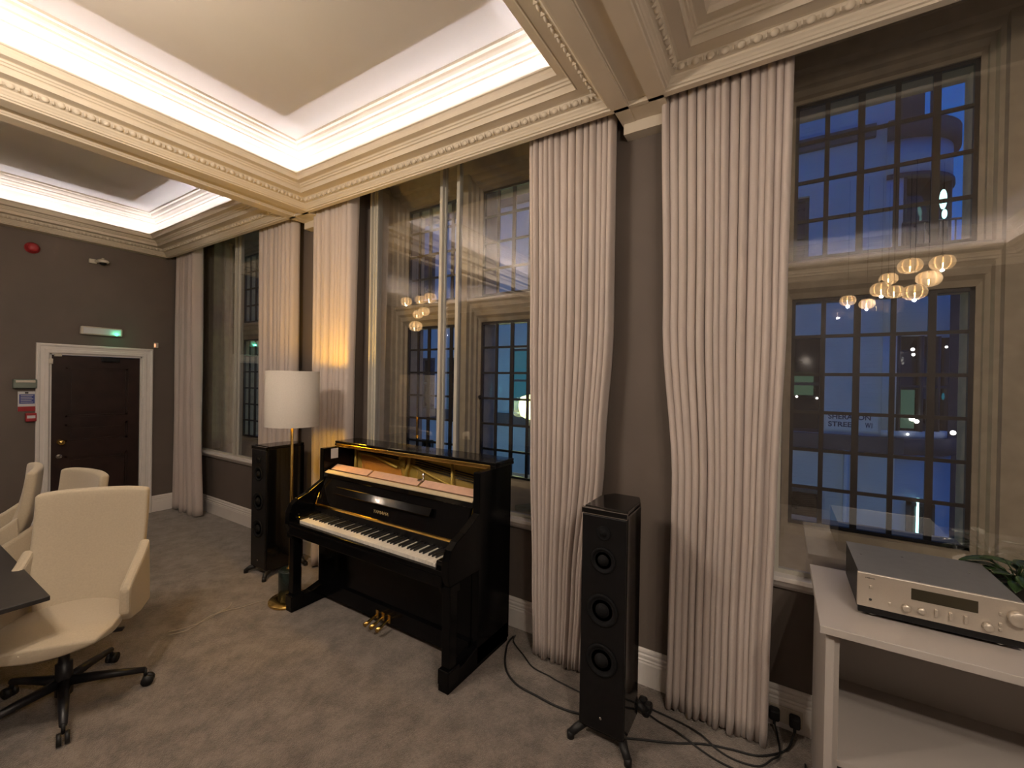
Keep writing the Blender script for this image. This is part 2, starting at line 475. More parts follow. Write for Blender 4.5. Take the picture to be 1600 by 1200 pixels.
# beams (soffits) with sunk panels, reaching the piers; edge strips round the room
def beam(n, x0, x1):
    mb = MB()
    w_ = x1 - x0
    mb.box(x0, x0 + w_ * 0.30, Y_WALL, YP, 3.26, 3.705).box(x1 - w_ * 0.30, x1, Y_WALL, YP, 3.26, 3.705)
    mb.box(x0 + w_ * 0.30, x1 - w_ * 0.30, Y_WALL, 2.40, 3.285, 3.705)
    mb.box(x0 + w_ * 0.30, x1 - w_ * 0.30, 2.32, YP, 3.262, 3.705)
    for s in (x0 + w_ * 0.30, x1 - w_ * 0.30):
        mb.box(s - 0.006, s + 0.006, Y_WALL, 2.32, 3.272, 3.29)
    mb.box(x0 + 0.01, x1 - 0.01, 2.46, YP, 3.20, 3.262)
    tag(mb.build('trim_%d' % n, M['plaster']), kind='structure')
beam(7, COFFERS[0][1], COFFERS[1][0])
beam(8, COFFERS[1][1], COFFERS[2][0])
mb = MB()
mb.box(XB, COFFERS[0][0], YN, 2.33, 3.26, 3.705)
mb.box(XB, XR, YN, Y_WALL, 3.26, 3.705)
mb.box(COFFERS[2][1], XR, YN, 2.33, 3.26, 3.705)
mb.prism([(Y_PEL, 3.26), (2.33, 3.26), (2.33, 3.705), (Y_PEL, 3.705)], 'x', XB, XR)
tag(mb.build('trim_9', M['plaster']), kind='structure')
# lining over the curtain pocket
tag(MB().box(XB, XR, 2.33, 2.76, 3.62, 3.70).build('trim_10', M['plaster']), kind='structure')

# baseboards
BB = [(0, 0), (0.024, 0), (0.024, 0.125), (0.020, 0.135), (0.022, 0.142), (0.016, 0.150), (0.018, 0.158), (0.018, 0.168), (0.012, 0.176), (0.014, 0.186), (0.010, 0.198), (0.004, 0.204), (0, 0.204)]
def bb_y(mb, x0, x1, y):   # faces -Y
    mb.prism([(y - d, z) for d, z in BB], 'x', x0, x1)
def bb_x(mb, y0, y1, x):   # faces +X
    mb.prism([(x + d, z) for d, z in BB], 'y', y0, y1)
mb = MB()
bb_y(mb, XB, -4.30, 2.62)
for a, b in ((-4.30, -3.27), (-1.13, -0.18)):
    bb_y(mb, a, b, YP)
bb_y(mb, -3.27, -1.13, 2.62); bb_y(mb, -0.18, XR, 2.62)
tag(mb.build('baseboard_window', M['white']), kind='structure')
mb = MB(); bb_x(mb, YN, DY0 - 0.09, XB); bb_x(mb, DY1 + 0.09, 2.62, XB)
tag(mb.build('baseboard_left', M['white']), kind='structure')

# ================================================================== DOOR
dr = thing('door_1', (XB, (DY0 + DY1) / 2, 0), kind='structure')
mb = MB()
ARC = [(0, 0), (0.105, 0), (0.105, 0.028), (0.095, 0.034), (0.080, 0.030), (0.072, 0.022), (0.045, 0.020), (0.040, 0.026), (0.012, 0.024), (0.0, 0.014)]
# architrave swept up, across and down with mitres; d outward from opening, t out of wall
vs = []; n = len(ARC)
for (d, t) in ARC:
    vs += [(XB + t, DY0 - d, 0), (XB + t, DY0 - d, DZ + d), (XB + t, DY1 + d, DZ + d), (XB + t, DY1 + d, 0)]
fs = []
for i in range(n):
    j = (i + 1) % n
    for k in range(3): fs.append((i * 4 + k, i * 4 + k + 1, j * 4 + k + 1, j * 4 + k))
mb.add(vs, fs)
mb.box(XB - 0.12, XB, DY0 - 0.0, DY0 + 0.015, 0, DZ).box(XB - 0.12, XB, DY1 - 0.015, DY1, 0, DZ).box(XB - 0.12, XB, DY0, DY1, DZ - 0.015, DZ)
mb.build('door_frame', M['white'], dr)
xf = XB - 0.02
mb = MB()
st, y0, y1 = 0.11, DY0 + 0.017, DY1 - 0.017
mb.box(xf - 0.045, xf - 0.02, y0, y1, 0.005, DZ - 0.017)
for (a, b) in ((y0, y0 + st), (y1 - st, y1)): mb.box(xf - 0.02, xf, a, b, 0.005, DZ - 0.017)
for (a, b) in ((0.005, 0.22), (0.82, 0.98), (1.18, 1.26), (DZ - 0.15, DZ - 0.017)): mb.box(xf - 0.02, xf, y0 + st, y1 - st, a, b)
def panel_mould(z0, z1):
    for (a, b, c, d) in ((y0 + st, y1 - st, z0, z0 + 0.02), (y0 + st, y1 - st, z1 - 0.02, z1), (y0 + st, y0 + st + 0.02, z0, z1), (y1 - st - 0.02, y1 - st, z0, z1)):
        mb.box(xf - 0.02, xf - 0.006, a, b, c, d)
    mb.box(xf - 0.022, xf - 0.012, y0 + st + 0.05, y1 - st - 0.05, z0 + 0.05, z1 - 0.05)
panel_mould(0.22, 0.82); panel_mould(0.98, 1.18); panel_mould(1.26, DZ - 0.15)
lf = mb.build('door_leaf', M['door'], dr)
MB().lathe([(0.030, 0), (0.030, 0.006), (0.012, 0.010), (0.011, 0.035), (0.024, 0.045), (0.030, 0.060), (0.026, 0.074), (0.010, 0.080)], (xf, y0 + 0.075, 0.985), 20, 'x').build('door_knob', M['brass'], lf)
MB().lathe([(0.026, 0), (0.026, 0.008), (0.020, 0.012), (0.004, 0.013)], (xf, y0 + 0.065, 0.825), 20, 'x').build('door_lock', M['chrome'], lf)
MB().rbox(xf, xf + 0.05, y1 - 0.36, y1 - 0.20, DZ - 0.075, DZ - 0.02).box(xf + 0.02, xf + 0.03, y1 - 0.2, y1 - 0.06, DZ - 0.035, DZ - 0.025).build('door_closer', M['satin'], lf)
MB().rbox(XB - 0.0, XB + 0.03, DY0 + 0.03, DY0 + 0.09, DZ - 0.035, DZ - 0.005).rbox(XB, XB + 0.03, DY0 - 0.01, DY0 + 0.022, DZ - 0.12, DZ - 0.06).build('door_contact', M['offwhite'], dr)

# ================================================================== WINDOWS
def leaded(x0, x1, z0, z1, nc, nr, y, parent):
    mb = MB()
    fr = 0.018
    mb.box(x0, x0 + fr, y - 0.012, y + 0.012, z0, z1).box(x1 - fr, x1, y - 0.012, y + 0.012, z0, z1)
    mb.box(x0, x1, y - 0.012, y + 0.012, z0, z0 + fr).box(x0, x1, y - 0.012, y + 0.012, z1 - fr, z1)
    for k in range(1, nc):
        x = x0 + (x1 - x0) * k / nc
        w_ = 0.011 if k % 2 else 0.015
        mb.box(x - w_, x + w_, y - 0.008, y + 0.008, z0, z1)
    for k in range(1, nr):
        z = z0 + (z1 - z0) * k / nr
        mb.box(x0, x1, y - 0.010, y + 0.006, z - 0.009, z + 0.009)
    ld = mb.build('leaded_light', M['lead'], parent)
    MB().box(x0, x1, y + 0.0085, y + 0.0125, z0, z1).build('pane', M['glass2'], ld)


YL = 3.0      # plane of the leaded lights
def window(n, a, b, lights, stiles, plant=None):
    root = thing('window_%d' % n, ((a + b) / 2, YG, SILL_Z), kind='structure')
    mb = MB()
    ZT, ZM1, ZM0, ZB = 3.38, 2.475, 2.255, 0.95
    # head
    mb.box(a, b, YL - 0.02, 3.2, ZT, 3.62)
    mb.prism([(YL - 0.02, ZT + 0.02), (YL - 0.05, ZT + 0.025), (YL - 0.07, ZT + 0.05), (YL - 0.10, ZT + 0.055), (YL - 0.13, ZT + 0.10), (YL - 0.17, ZT + 0.11), (YL - 0.20, ZT + 0.17), (2.66, ZT + 0.19), (2.66, 3.62), (YL - 0.02, 3.62)], 'x', a, b)
    # sill slope
    mb.prism([(2.63, SILL_Z), (2.63, 0.775), (2.70, 0.78), (YL - 0.05, 0.90), (YL - 0.03, 0.94), (YL, ZB), (3.2, ZB), (3.2, SILL_Z)], 'x', a, b)
    # solid bits between the lights
    xs = [a] + [q for l in lights for q in l] + [b]
    for k in range(0, len(xs), 2):
        p, q = xs[k], xs[k + 1]
        left_end, right_end = (k == 0), (k == len(xs) - 2)
        mb.box(p, q, YL - 0.02, 3.2, ZB - 0.02, ZT + 0.02)
        prof = [(0.0, -0.02), (0.018, -0.035), (0.018, -0.06), (0.034, -0.075), (0.040, -0.105), (0.055, -0.115), (0.058, -0.15)]
        if left_end or right_end:
            prof += [(0.075, -0.16), (0.080, -0.22), (0.095, -0.235), (0.10, -0.34)]
        poly = []
        if left_end:
            poly = [(q - min(d, q - p - 0.002), YL + y) for d, y in prof] + [(p, YL + prof[-1][1]), (p, YL - 0.02)]
        elif right_end:
            poly = [(p + min(d, q - p - 0.002), YL + y) for d, y in prof] + [(q, YL + prof[-1][1]), (q, YL - 0.02)]
        else:
            poly = [(p + d, YL + y) for d, y in prof] + [(q - d, YL + y) for d, y in reversed(prof)]
        mb.prism(poly, 'z', 0.80, ZT + 0.16)
    # transom
    for (p, q) in lights:
        mb.box(p, q, YL - 0.02, 3.2, ZM0, ZM1)
        mb.prism([(YL - 0.02, ZM1), (YL - 0.05, ZM1 - 0.005), (YL - 0.13, ZM1 - 0.035), (YL - 0.135, ZM1 - 0.06), (YL - 0.115, ZM1 - 0.075), (YL - 0.11, ZM1 - 0.11),
                  (YL - 0.08, ZM1 - 0.13), (YL - 0.07, ZM0 + 0.05), (YL - 0.04, ZM0 + 0.03), (YL - 0.02, ZM0)], 'x', p - 0.06, q + 0.06)
        leaded(p, q, ZM1 + 0.003, ZT - 0.003, 5, 4, YL, root)
        leaded(p, q, ZB + 0.003, ZM0 - 0.003, 5, 6, YL, root)
    mb.build('stone_surround', M['stone'], root)
    # window board
    MB().box(a - 0.02, b + 0.02, 2.545, 2.635, 0.765, 0.79).prism([(2.553, 0.765), (2.60, 0.765), (2.62, 0.765), (2.62, 0.71), (2.60, 0.712), (2.575, 0.735)], 'x', a - 0.02, b + 0.02).build('window_sill', M['white'], root, bevel=0.004)
    # secondary glazing: frame, stiles and panes
    fr = MB()
    fr.box(a, a + 0.07, 2.605, 2.66, 0.79, 3.62).box(b - 0.07, b, 2.605, 2.66, 0.79, 3.62)
    fr.box(a, a + 0.02, 2.58, 2.605, 0.79, 3.62).box(a + 0.04, a + 0.05, 2.595, 2.605, 0.79, 3.62)
    fr.box(a + 0.07, b - 0.07, 2.605, 2.66, 0.79, 0.803).box(a, b, 2.605, 2.66, 3.55, 3.62)
    fr.build('glazing_frame', M['frame'], root)
    px = [a + 0.07] + stiles + [b - 0.07]
    for k in range(len(px) - 1):
        y = YG + 0.012 if k % 2 == 0 else YG + 0.042
        s = MB()
        if k > 0: s.box(px[k] - 0.002, px[k] + 0.026, y - 0.012, y + 0.012, 0.803, 3.55)
        if k < len(px) - 2: s.box(px[k + 1] - 0.010, px[k + 1] + 0.018, y - 0.012, y + 0.012, 0.803, 3.55)
        s.box(px[k], px[k + 1], y - 0.008, y + 0.008, 0.803, 0.812)
        s.box(px[k], px[k + 1], y - 0.008, y + 0.008, 3.535, 3.55)
        sh = s.build('sliding_sash', M['frame'], root)
        MB().box(px[k], px[k + 1], y - 0.002, y + 0.002, 0.81, 3.54).build('glass_pane', M['glass'], sh)
    return root
window(1, *WINS[0], [(-6.18, -5.46), (-5.24, -4.52)], [-5.60, -5.52])
window(2, *WINS[1], [(-3.075, -2.40), (-2.19, -1.42)], [-2.33, -2.165])
window(3, *WINS[2], [(0.052, 0.805), (1.03, 1.78)], [])
# iron casement stays on the mullions of window 2
mb = MB()
mb.tube([(-2.19, 2.96, 1.62), (-2.17, 2.95, 1.60), (-2.12, 2.94, 1.61), (-2.08, 2.93, 1.60)], 0.006).tube([(-2.15, 2.95, 1.61), (-2.145, 2.94, 1.53), (-2.13, 2.93, 1.47)], 0.007).ball((-2.16, 2.945, 1.61), 0.02)
tag(mb.build('window_catch', M['lead']), 'small black iron catch on the edge of the leaded light behind the piano', 'window catch')

# ================================================================== CURTAINS
def smoothlerp(tab, z):
    tab = sorted(tab)
    if z <= tab[0][0]: return tab[0][1], tab[0][2]
    for (z0, a0, b0), (z1, a1, b1) in zip(tab, tab[1:]):
        if z <= z1:
            t = (z - z0) / (z1 - z0); t = t * t * (3 - 2 * t)
            return a0 + (a1 - a0) * t, b0 + (b1 - b0) * t
    return tab[-1][1], tab[-1][2]

def curtain(label, tab, nf, seed, amp=0.046, yc=2.435, z0=0.012, z1=3.50):
    rnd = random.Random(seed)
    wts = [rnd.uniform(0.7, 1.35) for _ in range(nf)]
    tot = sum(wts); cum = [0]
    for q in wts: cum.append(cum[-1] + q / tot)
    am = [rnd.uniform(0.7, 1.15) for _ in range(nf)]
    ph = [rnd.uniform(-0.25, 0.25) for _ in range(nf)]
    per = 22
    def fn(u, v):
        k = min(int(u * nf), nf - 1); f = u * nf - k
        z = z0 + (z1 - z0) * v
        xl, xr = smoothlerp(tab, z)
        g = cum[k] + (cum[k + 1] - cum[k]) * f
        g += 0.002 * math.sin(5 * v + k)
        low = 1 - v
        a = amp * am[k] * (1 + 0.25 * low * math.sin(k * 2.3)) * (1 + 0.15 * math.sin(5 * v + ph[k] * 9))
        c = math.cos(2 * PI * f)
        yy = yc + a - 2 * a * abs(math.sin(PI * f)) ** 0.62
        xx = xl + (xr - xl) * g - 0.010 * math.sin(2 * PI * f) * (1 if nf < 11 else 0.6)
        zz = z + (0.010 * math.sin(k * 1.7) * max(0, 1 - v * 12))
        return (xx, yy, max(0.004, zz))
    mb = MB().grid(fn, nf * per, 36)
    o = mb.build('curtain', M['curtain'], solid=0.004)
    tag(o, label, 'curtain', 'floor length taupe curtains')
    return o
curtain('taupe curtain hanging in the corner beside the dark door', [(3.4, -6.72, -6.17), (1.2, -6.74, -6.13), (0, -6.75, -6.05)], 9, 1)
curtain('narrow taupe curtain right of the far window, behind the lamp shade and left speaker', [(3.4, -4.70, -4.05), (1.0, -4.64, -4.05), (0, -4.62, -4.08)], 9, 2)
curtain('taupe curtain with yellow lamp light on it, left of the window behind the piano', [(3.4, -3.74, -3.18), (0, -3.70, -3.22)], 9, 3)
curtain('taupe curtain between the piano and the right speaker, drawn in towards its foot', [(3.4, -1.41, -0.845), (2.1, -1.38, -0.845), (1.3, -1.36, -0.885), (0.5, -1.33, -0.96), (0, -1.315, -0.985)], 14, 4)
curtain('widest taupe curtain, between the right speaker and the big right window', [(3.4, -0.575, 0.030), (2.1, -0.55, 0.022), (1.2, -0.485, -0.005), (0.4, -0.49, -0.022), (0, -0.495, -0.025)], 15, 5)

# ================================================================== PIANO
PX0, PX1 = -3.12, -1.53
pn = thing('upright_piano', ((PX0 + PX1) / 2, 2.14, 0), 'black lacquered upright piano with its top front removed and gold harp showing', 'piano')
side = [(2.095, 0.02), (2.455, 0.02), (2.455, 1.19), (2.095, 1.19), (2.095, 0.94), (1.96, 0.862), (1.885, 0.835), (1.84, 0.80), (1.815, 0.745), (1.812, 0.66), (1.83, 0.60), (2.095, 0.60)]
MB().prism(side, 'x', PX0, PX0 + 0.05).build('side_panel', M['sidelacquer'], pn, bevel=0.005)
MB().prism(side, 'x', PX1 - 0.05, PX1).build('side_panel', M['sidelacquer'], pn, bevel=0.005)
for (xa, xb) in ((PX0, PX0 + 0.075), (PX1 - 0.075, PX1)):
    mb = MB()
    mb.rbox(xa + 0.008, xb - 0.008, 1.845, 1.91, 0.11, 0.60, 0.004)
    mb.rbox(xa, xb, 1.83, 1.925, 0.55, 0.60, 0.006)
    mb.build('leg', M['sidelacquer'], pn)
    mb = MB()
    mb.rbox(xa - 0.004, xb + 0.004, 1.825, 1.93, 0.035, 0.125, 0.008)
    mb.prism([(1.93, 0.0), (2.44, 0.0), (2.44, 0.13), (2.095, 0.13), (1.99, 0.10), (1.92, 0.10), (1.83, 0.10), (1.83, 0.0)], 'x', xa, xb)
    mb.build('toe_block', M['sidelacquer'], pn, bevel=0.005)
# keybed and slip
mb = MB().rbox(PX0 + 0.05, PX1 - 0.05, 1.815, 2.10, 0.585, 0.655, 0.006)
mb.rbox(PX0 + 0.05, PX1 - 0.05, 1.815, 1.845, 0.655, 0.682, 0.004)
mb.build('keybed', M['sidelacquer'], pn)
MB().box(PX0 + 0.05, PX1 - 0.05, 2.09, 2.42, 0.05, 0.585).box(PX0 + 0.05, PX1 - 0.05, 2.07, 2.11, 0.05, 0.16).build('lower_panel', M['sidelacquer'], pn)
MB().box(PX0 + 0.05, PX1 - 0.05, 2.42, 2.455, 0.05, 1.19).build('back_frame', M['black'], pn)
# cheek blocks
KX0, KX1 = -2.985, -1.655
for (a, b) in ((PX0 + 0.05, KX0 - 0.006), (KX1 + 0.006, PX1 - 0.05)):
    MB().rbox(a, b, 1.845, 2.03, 0.655, 0.722, 0.008).lathe([(0.008, 0), (0.008, 0.012), (0.003, 0.014)], ((a + b) / 2, 1.87, 0.722), 10).build('key_block', M['black'], pn)
# keys: 52 white, 36 black
KW = (KX1 - KX0) / 52
for i in range(52):
    x = KX0 + i * KW
    MB().rbox(x + 0.0005, x + KW - 0.0005, 1.848, 2.03, 0.672, 0.700, 0.0015, 1).build('white_key', M['ivory'], pn)
order = []
wn = 0
names = ['A', 'B', 'C', 'D', 'E', 'F', 'G']
for i in range(51):
    if names[i % 7] in ('A', 'C', 'D', 'F', 'G'):
        x = KX0 + (i + 1) * KW
        off = {'C': -0.002, 'D': 0.002, 'F': -0.003, 'G': 0, 'A': 0.003}[names[i % 7]]
        x += off
        MB().prism([(1.905, 0.700), (1.912, 0.7125), (2.03, 0.7135), (2.03, 0.700)], 'x', x - 0.0055, x + 0.0055).build('black_key', M['plastic'], pn, bevel=0.001)
# fallboard
MB().prism([(2.03, 0.69), (2.022, 0.762), (2.04, 0.768), (2.10, 0.768), (2.10, 0.69)], 'x', PX0 + 0.05, PX1 - 0.05).build('name_rail', M['satin'], pn)
FB0, FB1 = (2.022, 0.768), (2.105, 0.965)
fb = MB().prism([FB0, (2.05, 0.768), (2.125, 0.965), FB1], 'x', PX0 + 0.07, PX1 - 0.07).build('fallboard', M['black'], pn)
tilt = math.atan2(FB1[1] - FB0[1], FB1[0] - FB0[0])
mb = MB().prism([(2.012, 0.762), (2.012, 0.774), (2.024, 0.776), (2.024, 0.762)], 'x', PX0 + 0.07, PX1 - 0.07)
mb.tube([(PX1 - 0.072, 2.016, 0.772), (PX1 - 0.072, 2.050, 0.855)], 0.005).tube([(PX0 + 0.072, 2.016, 0.772), (PX0 + 0.072, 2.050, 0.855)], 0.005)
mb.build('brass_edge', M['brass'], fb)
MB().prism([(2.040, 0.872), (2.030, 0.880), (2.058, 0.925), (2.076, 0.918)], 'x', -2.86, -1.88).build('music_ledge', M['black'], fb, bevel=0.003)
tx = text('YAMAHA', 'gold_lettering', M['gold_letter'], fb, (-2.335, 2.0405, 0.822), (tilt, 0, 0), width=0.155, height=0.020, ext=0.001)
# action rail above the fallboard
MB().rbox(PX0 + 0.05, PX1 - 0.05, 2.095, 2.14, 0.965, 1.0, 0.006).build('top_rail', M['black'], pn)
MB().prism([(2.100, 1.000), (2.100, 1.006), (2.134, 1.018), (2.134, 1.000)], 'x', PX0 + 0.06, PX1 - 0.06).build('felt_strip', M['creamstrip'], pn)
hx = [PX0 + 0.075, -2.62, -2.60, -2.10, -2.08, PX1 - 0.065]
for k in range(3):
    MB().prism([(2.145, 1.024), (2.205, 1.054), (2.211, 1.044), (2.151, 1.014)], 'x', hx[2 * k], hx[2 * k + 1]).build('hammer_rail', M['pinkwood'], pn, bevel=0.002)
MB().cyl((-2.092, 2.20, 1.02), (-2.092, 2.20, 1.085), 0.006).ball((-2.092, 2.20, 1.09), 0.013).rbox(-2.105, -2.079, 2.15, 2.19, 1.05, 1.065).build('action_bracket', M['chrome'], pn)
# harp
def harp():
    Y = 2.405
    g = MB()
    g.box(PX0 + 0.05, PX1 - 0.05, Y, Y + 0.012, 0.66, 1.19)
    g.box(PX0 + 0.05, PX1 - 0.05, Y - 0.03, Y, 1.155, 1.19)
    # scrolled left arm and diagonal bars
    g.tube([(-3.00, Y - 0.02, 1.125), (-2.85, Y - 0.022, 1.12), (-2.72, Y - 0.022, 1.095), (-2.62, Y - 0.022, 1.07), (-2.55, Y - 0.02, 1.055)], 0.011)
    g.lathe([(0.034, -0.03), (0.034, -0.02), (0.022, -0.02), (0.022, -0.034), (0.010, -0.036)], (-2.49, Y, 1.10), 20, 'y')
    g.tube([(-2.40, Y - 0.02, 1.16), (-2.44, Y - 0.022, 1.05), (-2.47, Y - 0.02, 0.94), (-2.50, Y - 0.02, 0.7)], [0.016, 0.013, 0.013, 0.013])
    g.tube([(-2.40, Y - 0.02, 1.10), (-2.20, Y - 0.02, 1.04), (-2.0, Y - 0.02, 0.99), (-1.60, Y - 0.02, 0.955)], 0.010)
    g.tube([(-1.98, Y - 0.03, 1.18), (-1.985, Y - 0.03, 0.8)], 0.010)
    g.tube([(-3.05, Y - 0.02, 1.18), (-3.055, Y - 0.02, 0.9)], 0.012)
    h = g.build('iron_harp', M['goldplate'], pn)
    MB().prism([(-3.0, 1.108), (-2.85, 1.105), (-2.72, 1.08), (-2.60, 1.05), (-2.53, 1.035), (-2.49, 0.93), (-2.52, 0.8), (-2.95, 0.8), (-2.98, 0.95)], 'y', Y - 0.004, Y + 0.001).build('soundboard', M['sounding'], h)
    p = MB()
    for k in range(60):       # right field of tuning pins, four staggered rows
        x = -2.36 + k * 0.0128
        base = 1.135 - (x + 2.36) * 0.085
        for r_ in range(4):
            xx = x + (r_ % 2) * 0.006; z = base - r_ * 0.017
            if abs(xx + 1.983) < 0.016 or xx > -1.60: continue
            p.cyl((xx, Y - 0.02, z), (xx, Y, z), 0.0038, n=6)
    for k in range(38):
        x = -3.02 + k * 0.0125
        base = 1.152 - max(0, (x + 2.9)) * 0.06
        for r_ in range(2): p.cyl((x + r_ * 0.006, Y - 0.02, base - r_ * 0.014), (x + r_ * 0.006, Y, base - r_ * 0.014), 0.0035, n=6)
    o = p.build('tuning_pins', M['pins'], h); o['kind'] = 'stuff'
    s = MB()
    for k in range(60):
        x = -2.36 + k * 0.0128
        if x > -1.62: continue
        s.cyl((x, Y - 0.016, 1.125 - (x + 2.36) * 0.085), (x + 0.055, Y - 0.016, 0.90), 0.0011, n=4)
    for k in range(38):
        x = -3.02 + k * 0.0125
        s.cyl((x, Y - 0.012, 1.10), (x + 0.30, Y - 0.012, 0.70), 0.0013, n=4)
    o = s.build('strings', M['strings'], h); o['kind'] = 'stuff'
    MB().rbox(-2.2, PX1 - 0.06, Y - 0.045, Y - 0.02, 0.955, 0.985, 0.004).build('damper_felt', M['redfelt'], h)
harp()
MB().box(PX0 + 0.0502, PX0 + 0.052, 2.16, 2.225, 1.10, 1.18).build('paper_label', M['paper'], pn)
# folded lid
ld = MB().rbox(PX0 - 0.012, PX1 + 0.012, 2.238, 2.468, 1.192, 1.212, 0.004).rbox(PX0 - 0.012, PX1 + 0.012, 2.240, 2.466, 1.213, 1.232, 0.004).build('lid', M['black'], pn)
MB().rbox(PX0 + 0.02, PX1 - 0.02, 2.228, 2.238, 1.188, 1.214, 0.003).build('lid_edge', M['brass'], ld)
# pedals
for x in (-2.385, -2.325, -2.265):
    MB().tube([(x, 2.08, 0.085), (x, 2.04, 0.082), (x, 2.00, 0.070), (x, 1.955, 0.062)], [0.007, 0.007, 0.012, 0.016], 10).rbox(x - 0.012, x + 0.012, 2.062, 2.072, 0.06, 0.12, 0.003).build('pedal', M['brass'], pn)

# ================================================================== SPEAKERS
def speaker(x0, x1, y0, y1, label):
    r = thing('floor_speaker', ((x0 + x1) / 2, (y0 + y1) / 2, 0), label, 'speaker', 'tower speakers either side of the piano')
    zt = 1.145
    mb = MB()
    poly = [(x0, y0), (x1, y0), (x1, y0 + 0.22), (x1 - 0.012, y1 - 0.05), (x1 - 0.03, y1), (x0 + 0.05, y1), (x0 + 0.02, y1 - 0.05), (x0, y0 + 0.22)]
    mb.prism(poly, 'z', 0.055, zt - 0.02)
    inner = [((x0 + x1) / 2 + (px - (x0 + x1) / 2) * 0.96, y0 + 0.01 + (py - y0) * 0.97) for px, py in poly]
    mb.prism(inner, 'z', zt - 0.02, zt)
    mb.build('cabinet', M['black'], r, bevel=0.006)
    MB().rbox(x0 + 0.002, x1 - 0.002, y0 - 0.014, y0, 0.075, zt - 0.035, 0.005).build('front_baffle', M['satin'], r)
    MB().box(x0, x1, y0 - 0.016, y0 + 0.001, zt - 0.03, zt - 0.004).build('top_strip', M['black'], r)
    MB().box(x0, x1, y0 - 0.018, y0 - 0.015, zt - 0.032, zt - 0.029).box(x0, x1, y0 - 0.018, y0 - 0.015, zt - 0.006, zt - 0.003).build('chrome_line', M['chrome'], r)
    cx = (x0 + x1) / 2
    MB().lathe([(0.035, 0), (0.035, -0.004), (0.028, -0.003), (0.013, -0.002), (0.011, -0.009), (0.002, -0.012)], (cx, y0 - 0.014, 1.03), 24, 'y').build('tweeter', M['cone'], r)
    for (z, R) in ((0.90, 0.062), (0.66, 0.078), (0.42, 0.078)):
        MB().lathe([(R, 0), (R, -0.006), (R * 0.86, -0.008), (R * 0.80, -0.003), (R * 0.45, 0.004), (R * 0.42, -0.006), (R * 0.2, -0.016), (0.003, -0.019)], (cx, y0 - 0.014, z), 28, 'y').build('driver_cone', M['cone'], r)
    MB().lathe([(0.007, 0), (0.007, -0.002), (0.001, -0.0025)], (cx, y0 - 0.014, 0.14), 12, 'y').build('badge', M['chrome'], r)
    for sx_, yy, dx in ((-1, y0 + 0.02, -0.06), (1, y0 + 0.02, 0.06), (-1, y1 - 0.05, -0.05), (1, y1 - 0.05, 0.05)):
        xx = x0 + 0.03 if sx_ < 0 else x1 - 0.03
        dy = -0.055 if yy < (y0 + y1) / 2 else 0.045
        MB().tube([(xx, yy + 0.03, 0.06), (xx + dx * 0.6, yy + dy * 0.6, 0.045), (xx + dx, yy + dy, 0.022)], [0.022, 0.020, 0.018], 10).lathe([(0.018, 0), (0.018, 0.03), (0.010, 0.034)], (xx + dx, yy + dy, 0.0), 14).build('foot', M['rubber'], r)
speaker(-0.815, -0.590, 1.985, 2.30, 'black tower speaker standing right of the piano, between two curtains')
speaker(-3.985, -3.745, 2.02, 2.375, 'black tower speaker standing behind the floor lamp, left of the piano')

# ================================================================== FLOOR LAMP
LX, LY = -3.235, 1.93
lm = thing('floor_lamp', (LX, LY, 0), 'brass floor lamp with white drum shade and dark base block, left of the piano', 'lamp')
MB().lathe([(0.150, 0), (0.152, 0.004), (0.152, 0.014), (0.146, 0.020), (0.05, 0.021)], (LX, LY, 0.0), 48).build('base', M['brass'], lm)
MB().lathe([(0.082, 0.021), (0.082, 0.245), (0.078, 0.250), (0.01, 0.251)], (LX, LY, 0), 36).build('base_block', M['green'], lm)
MB().lathe([(0.028, 0.25), (0.026, 0.262), (0.014, 0.268), (0.0105, 0.29), (0.0105, 1.56), (0.004, 1.575)], (LX, LY, 0), 20).build('pole', M['brass'], lm)
sh = MB()
sh.lathe([(0.192, 1.372), (0.192, 1.80), (0.187, 1.80), (0.187, 1.372), (0.192, 1.372)], (LX, LY, 0), 64, cap=False)
sh.build('lamp_shade', M['shade'], lm)
sp = MB()
for k in range(3):
    a = k * 2 * PI / 3
    sp.cyl((LX, LY, 1.56), (LX + 0.189 * math.cos(a), LY + 0.189 * math.sin(a), 1.56), 0.0025, n=6)
sp.build('shade_ring', M['brass'], lm)
MB().ball((LX, LY + 0.0, 1.66), 0.033, 0.033, 0.05).build('bulb', M['bulb'], lm)
WARM = (1.0, 0.52, 0.02)
pl = point('lamp_up_light', (LX, LY, 1.755), 9, WARM, 0.03)
pl2 = point('lamp_down_light', (LX, LY, 1.435), 5.5, WARM, 0.03)

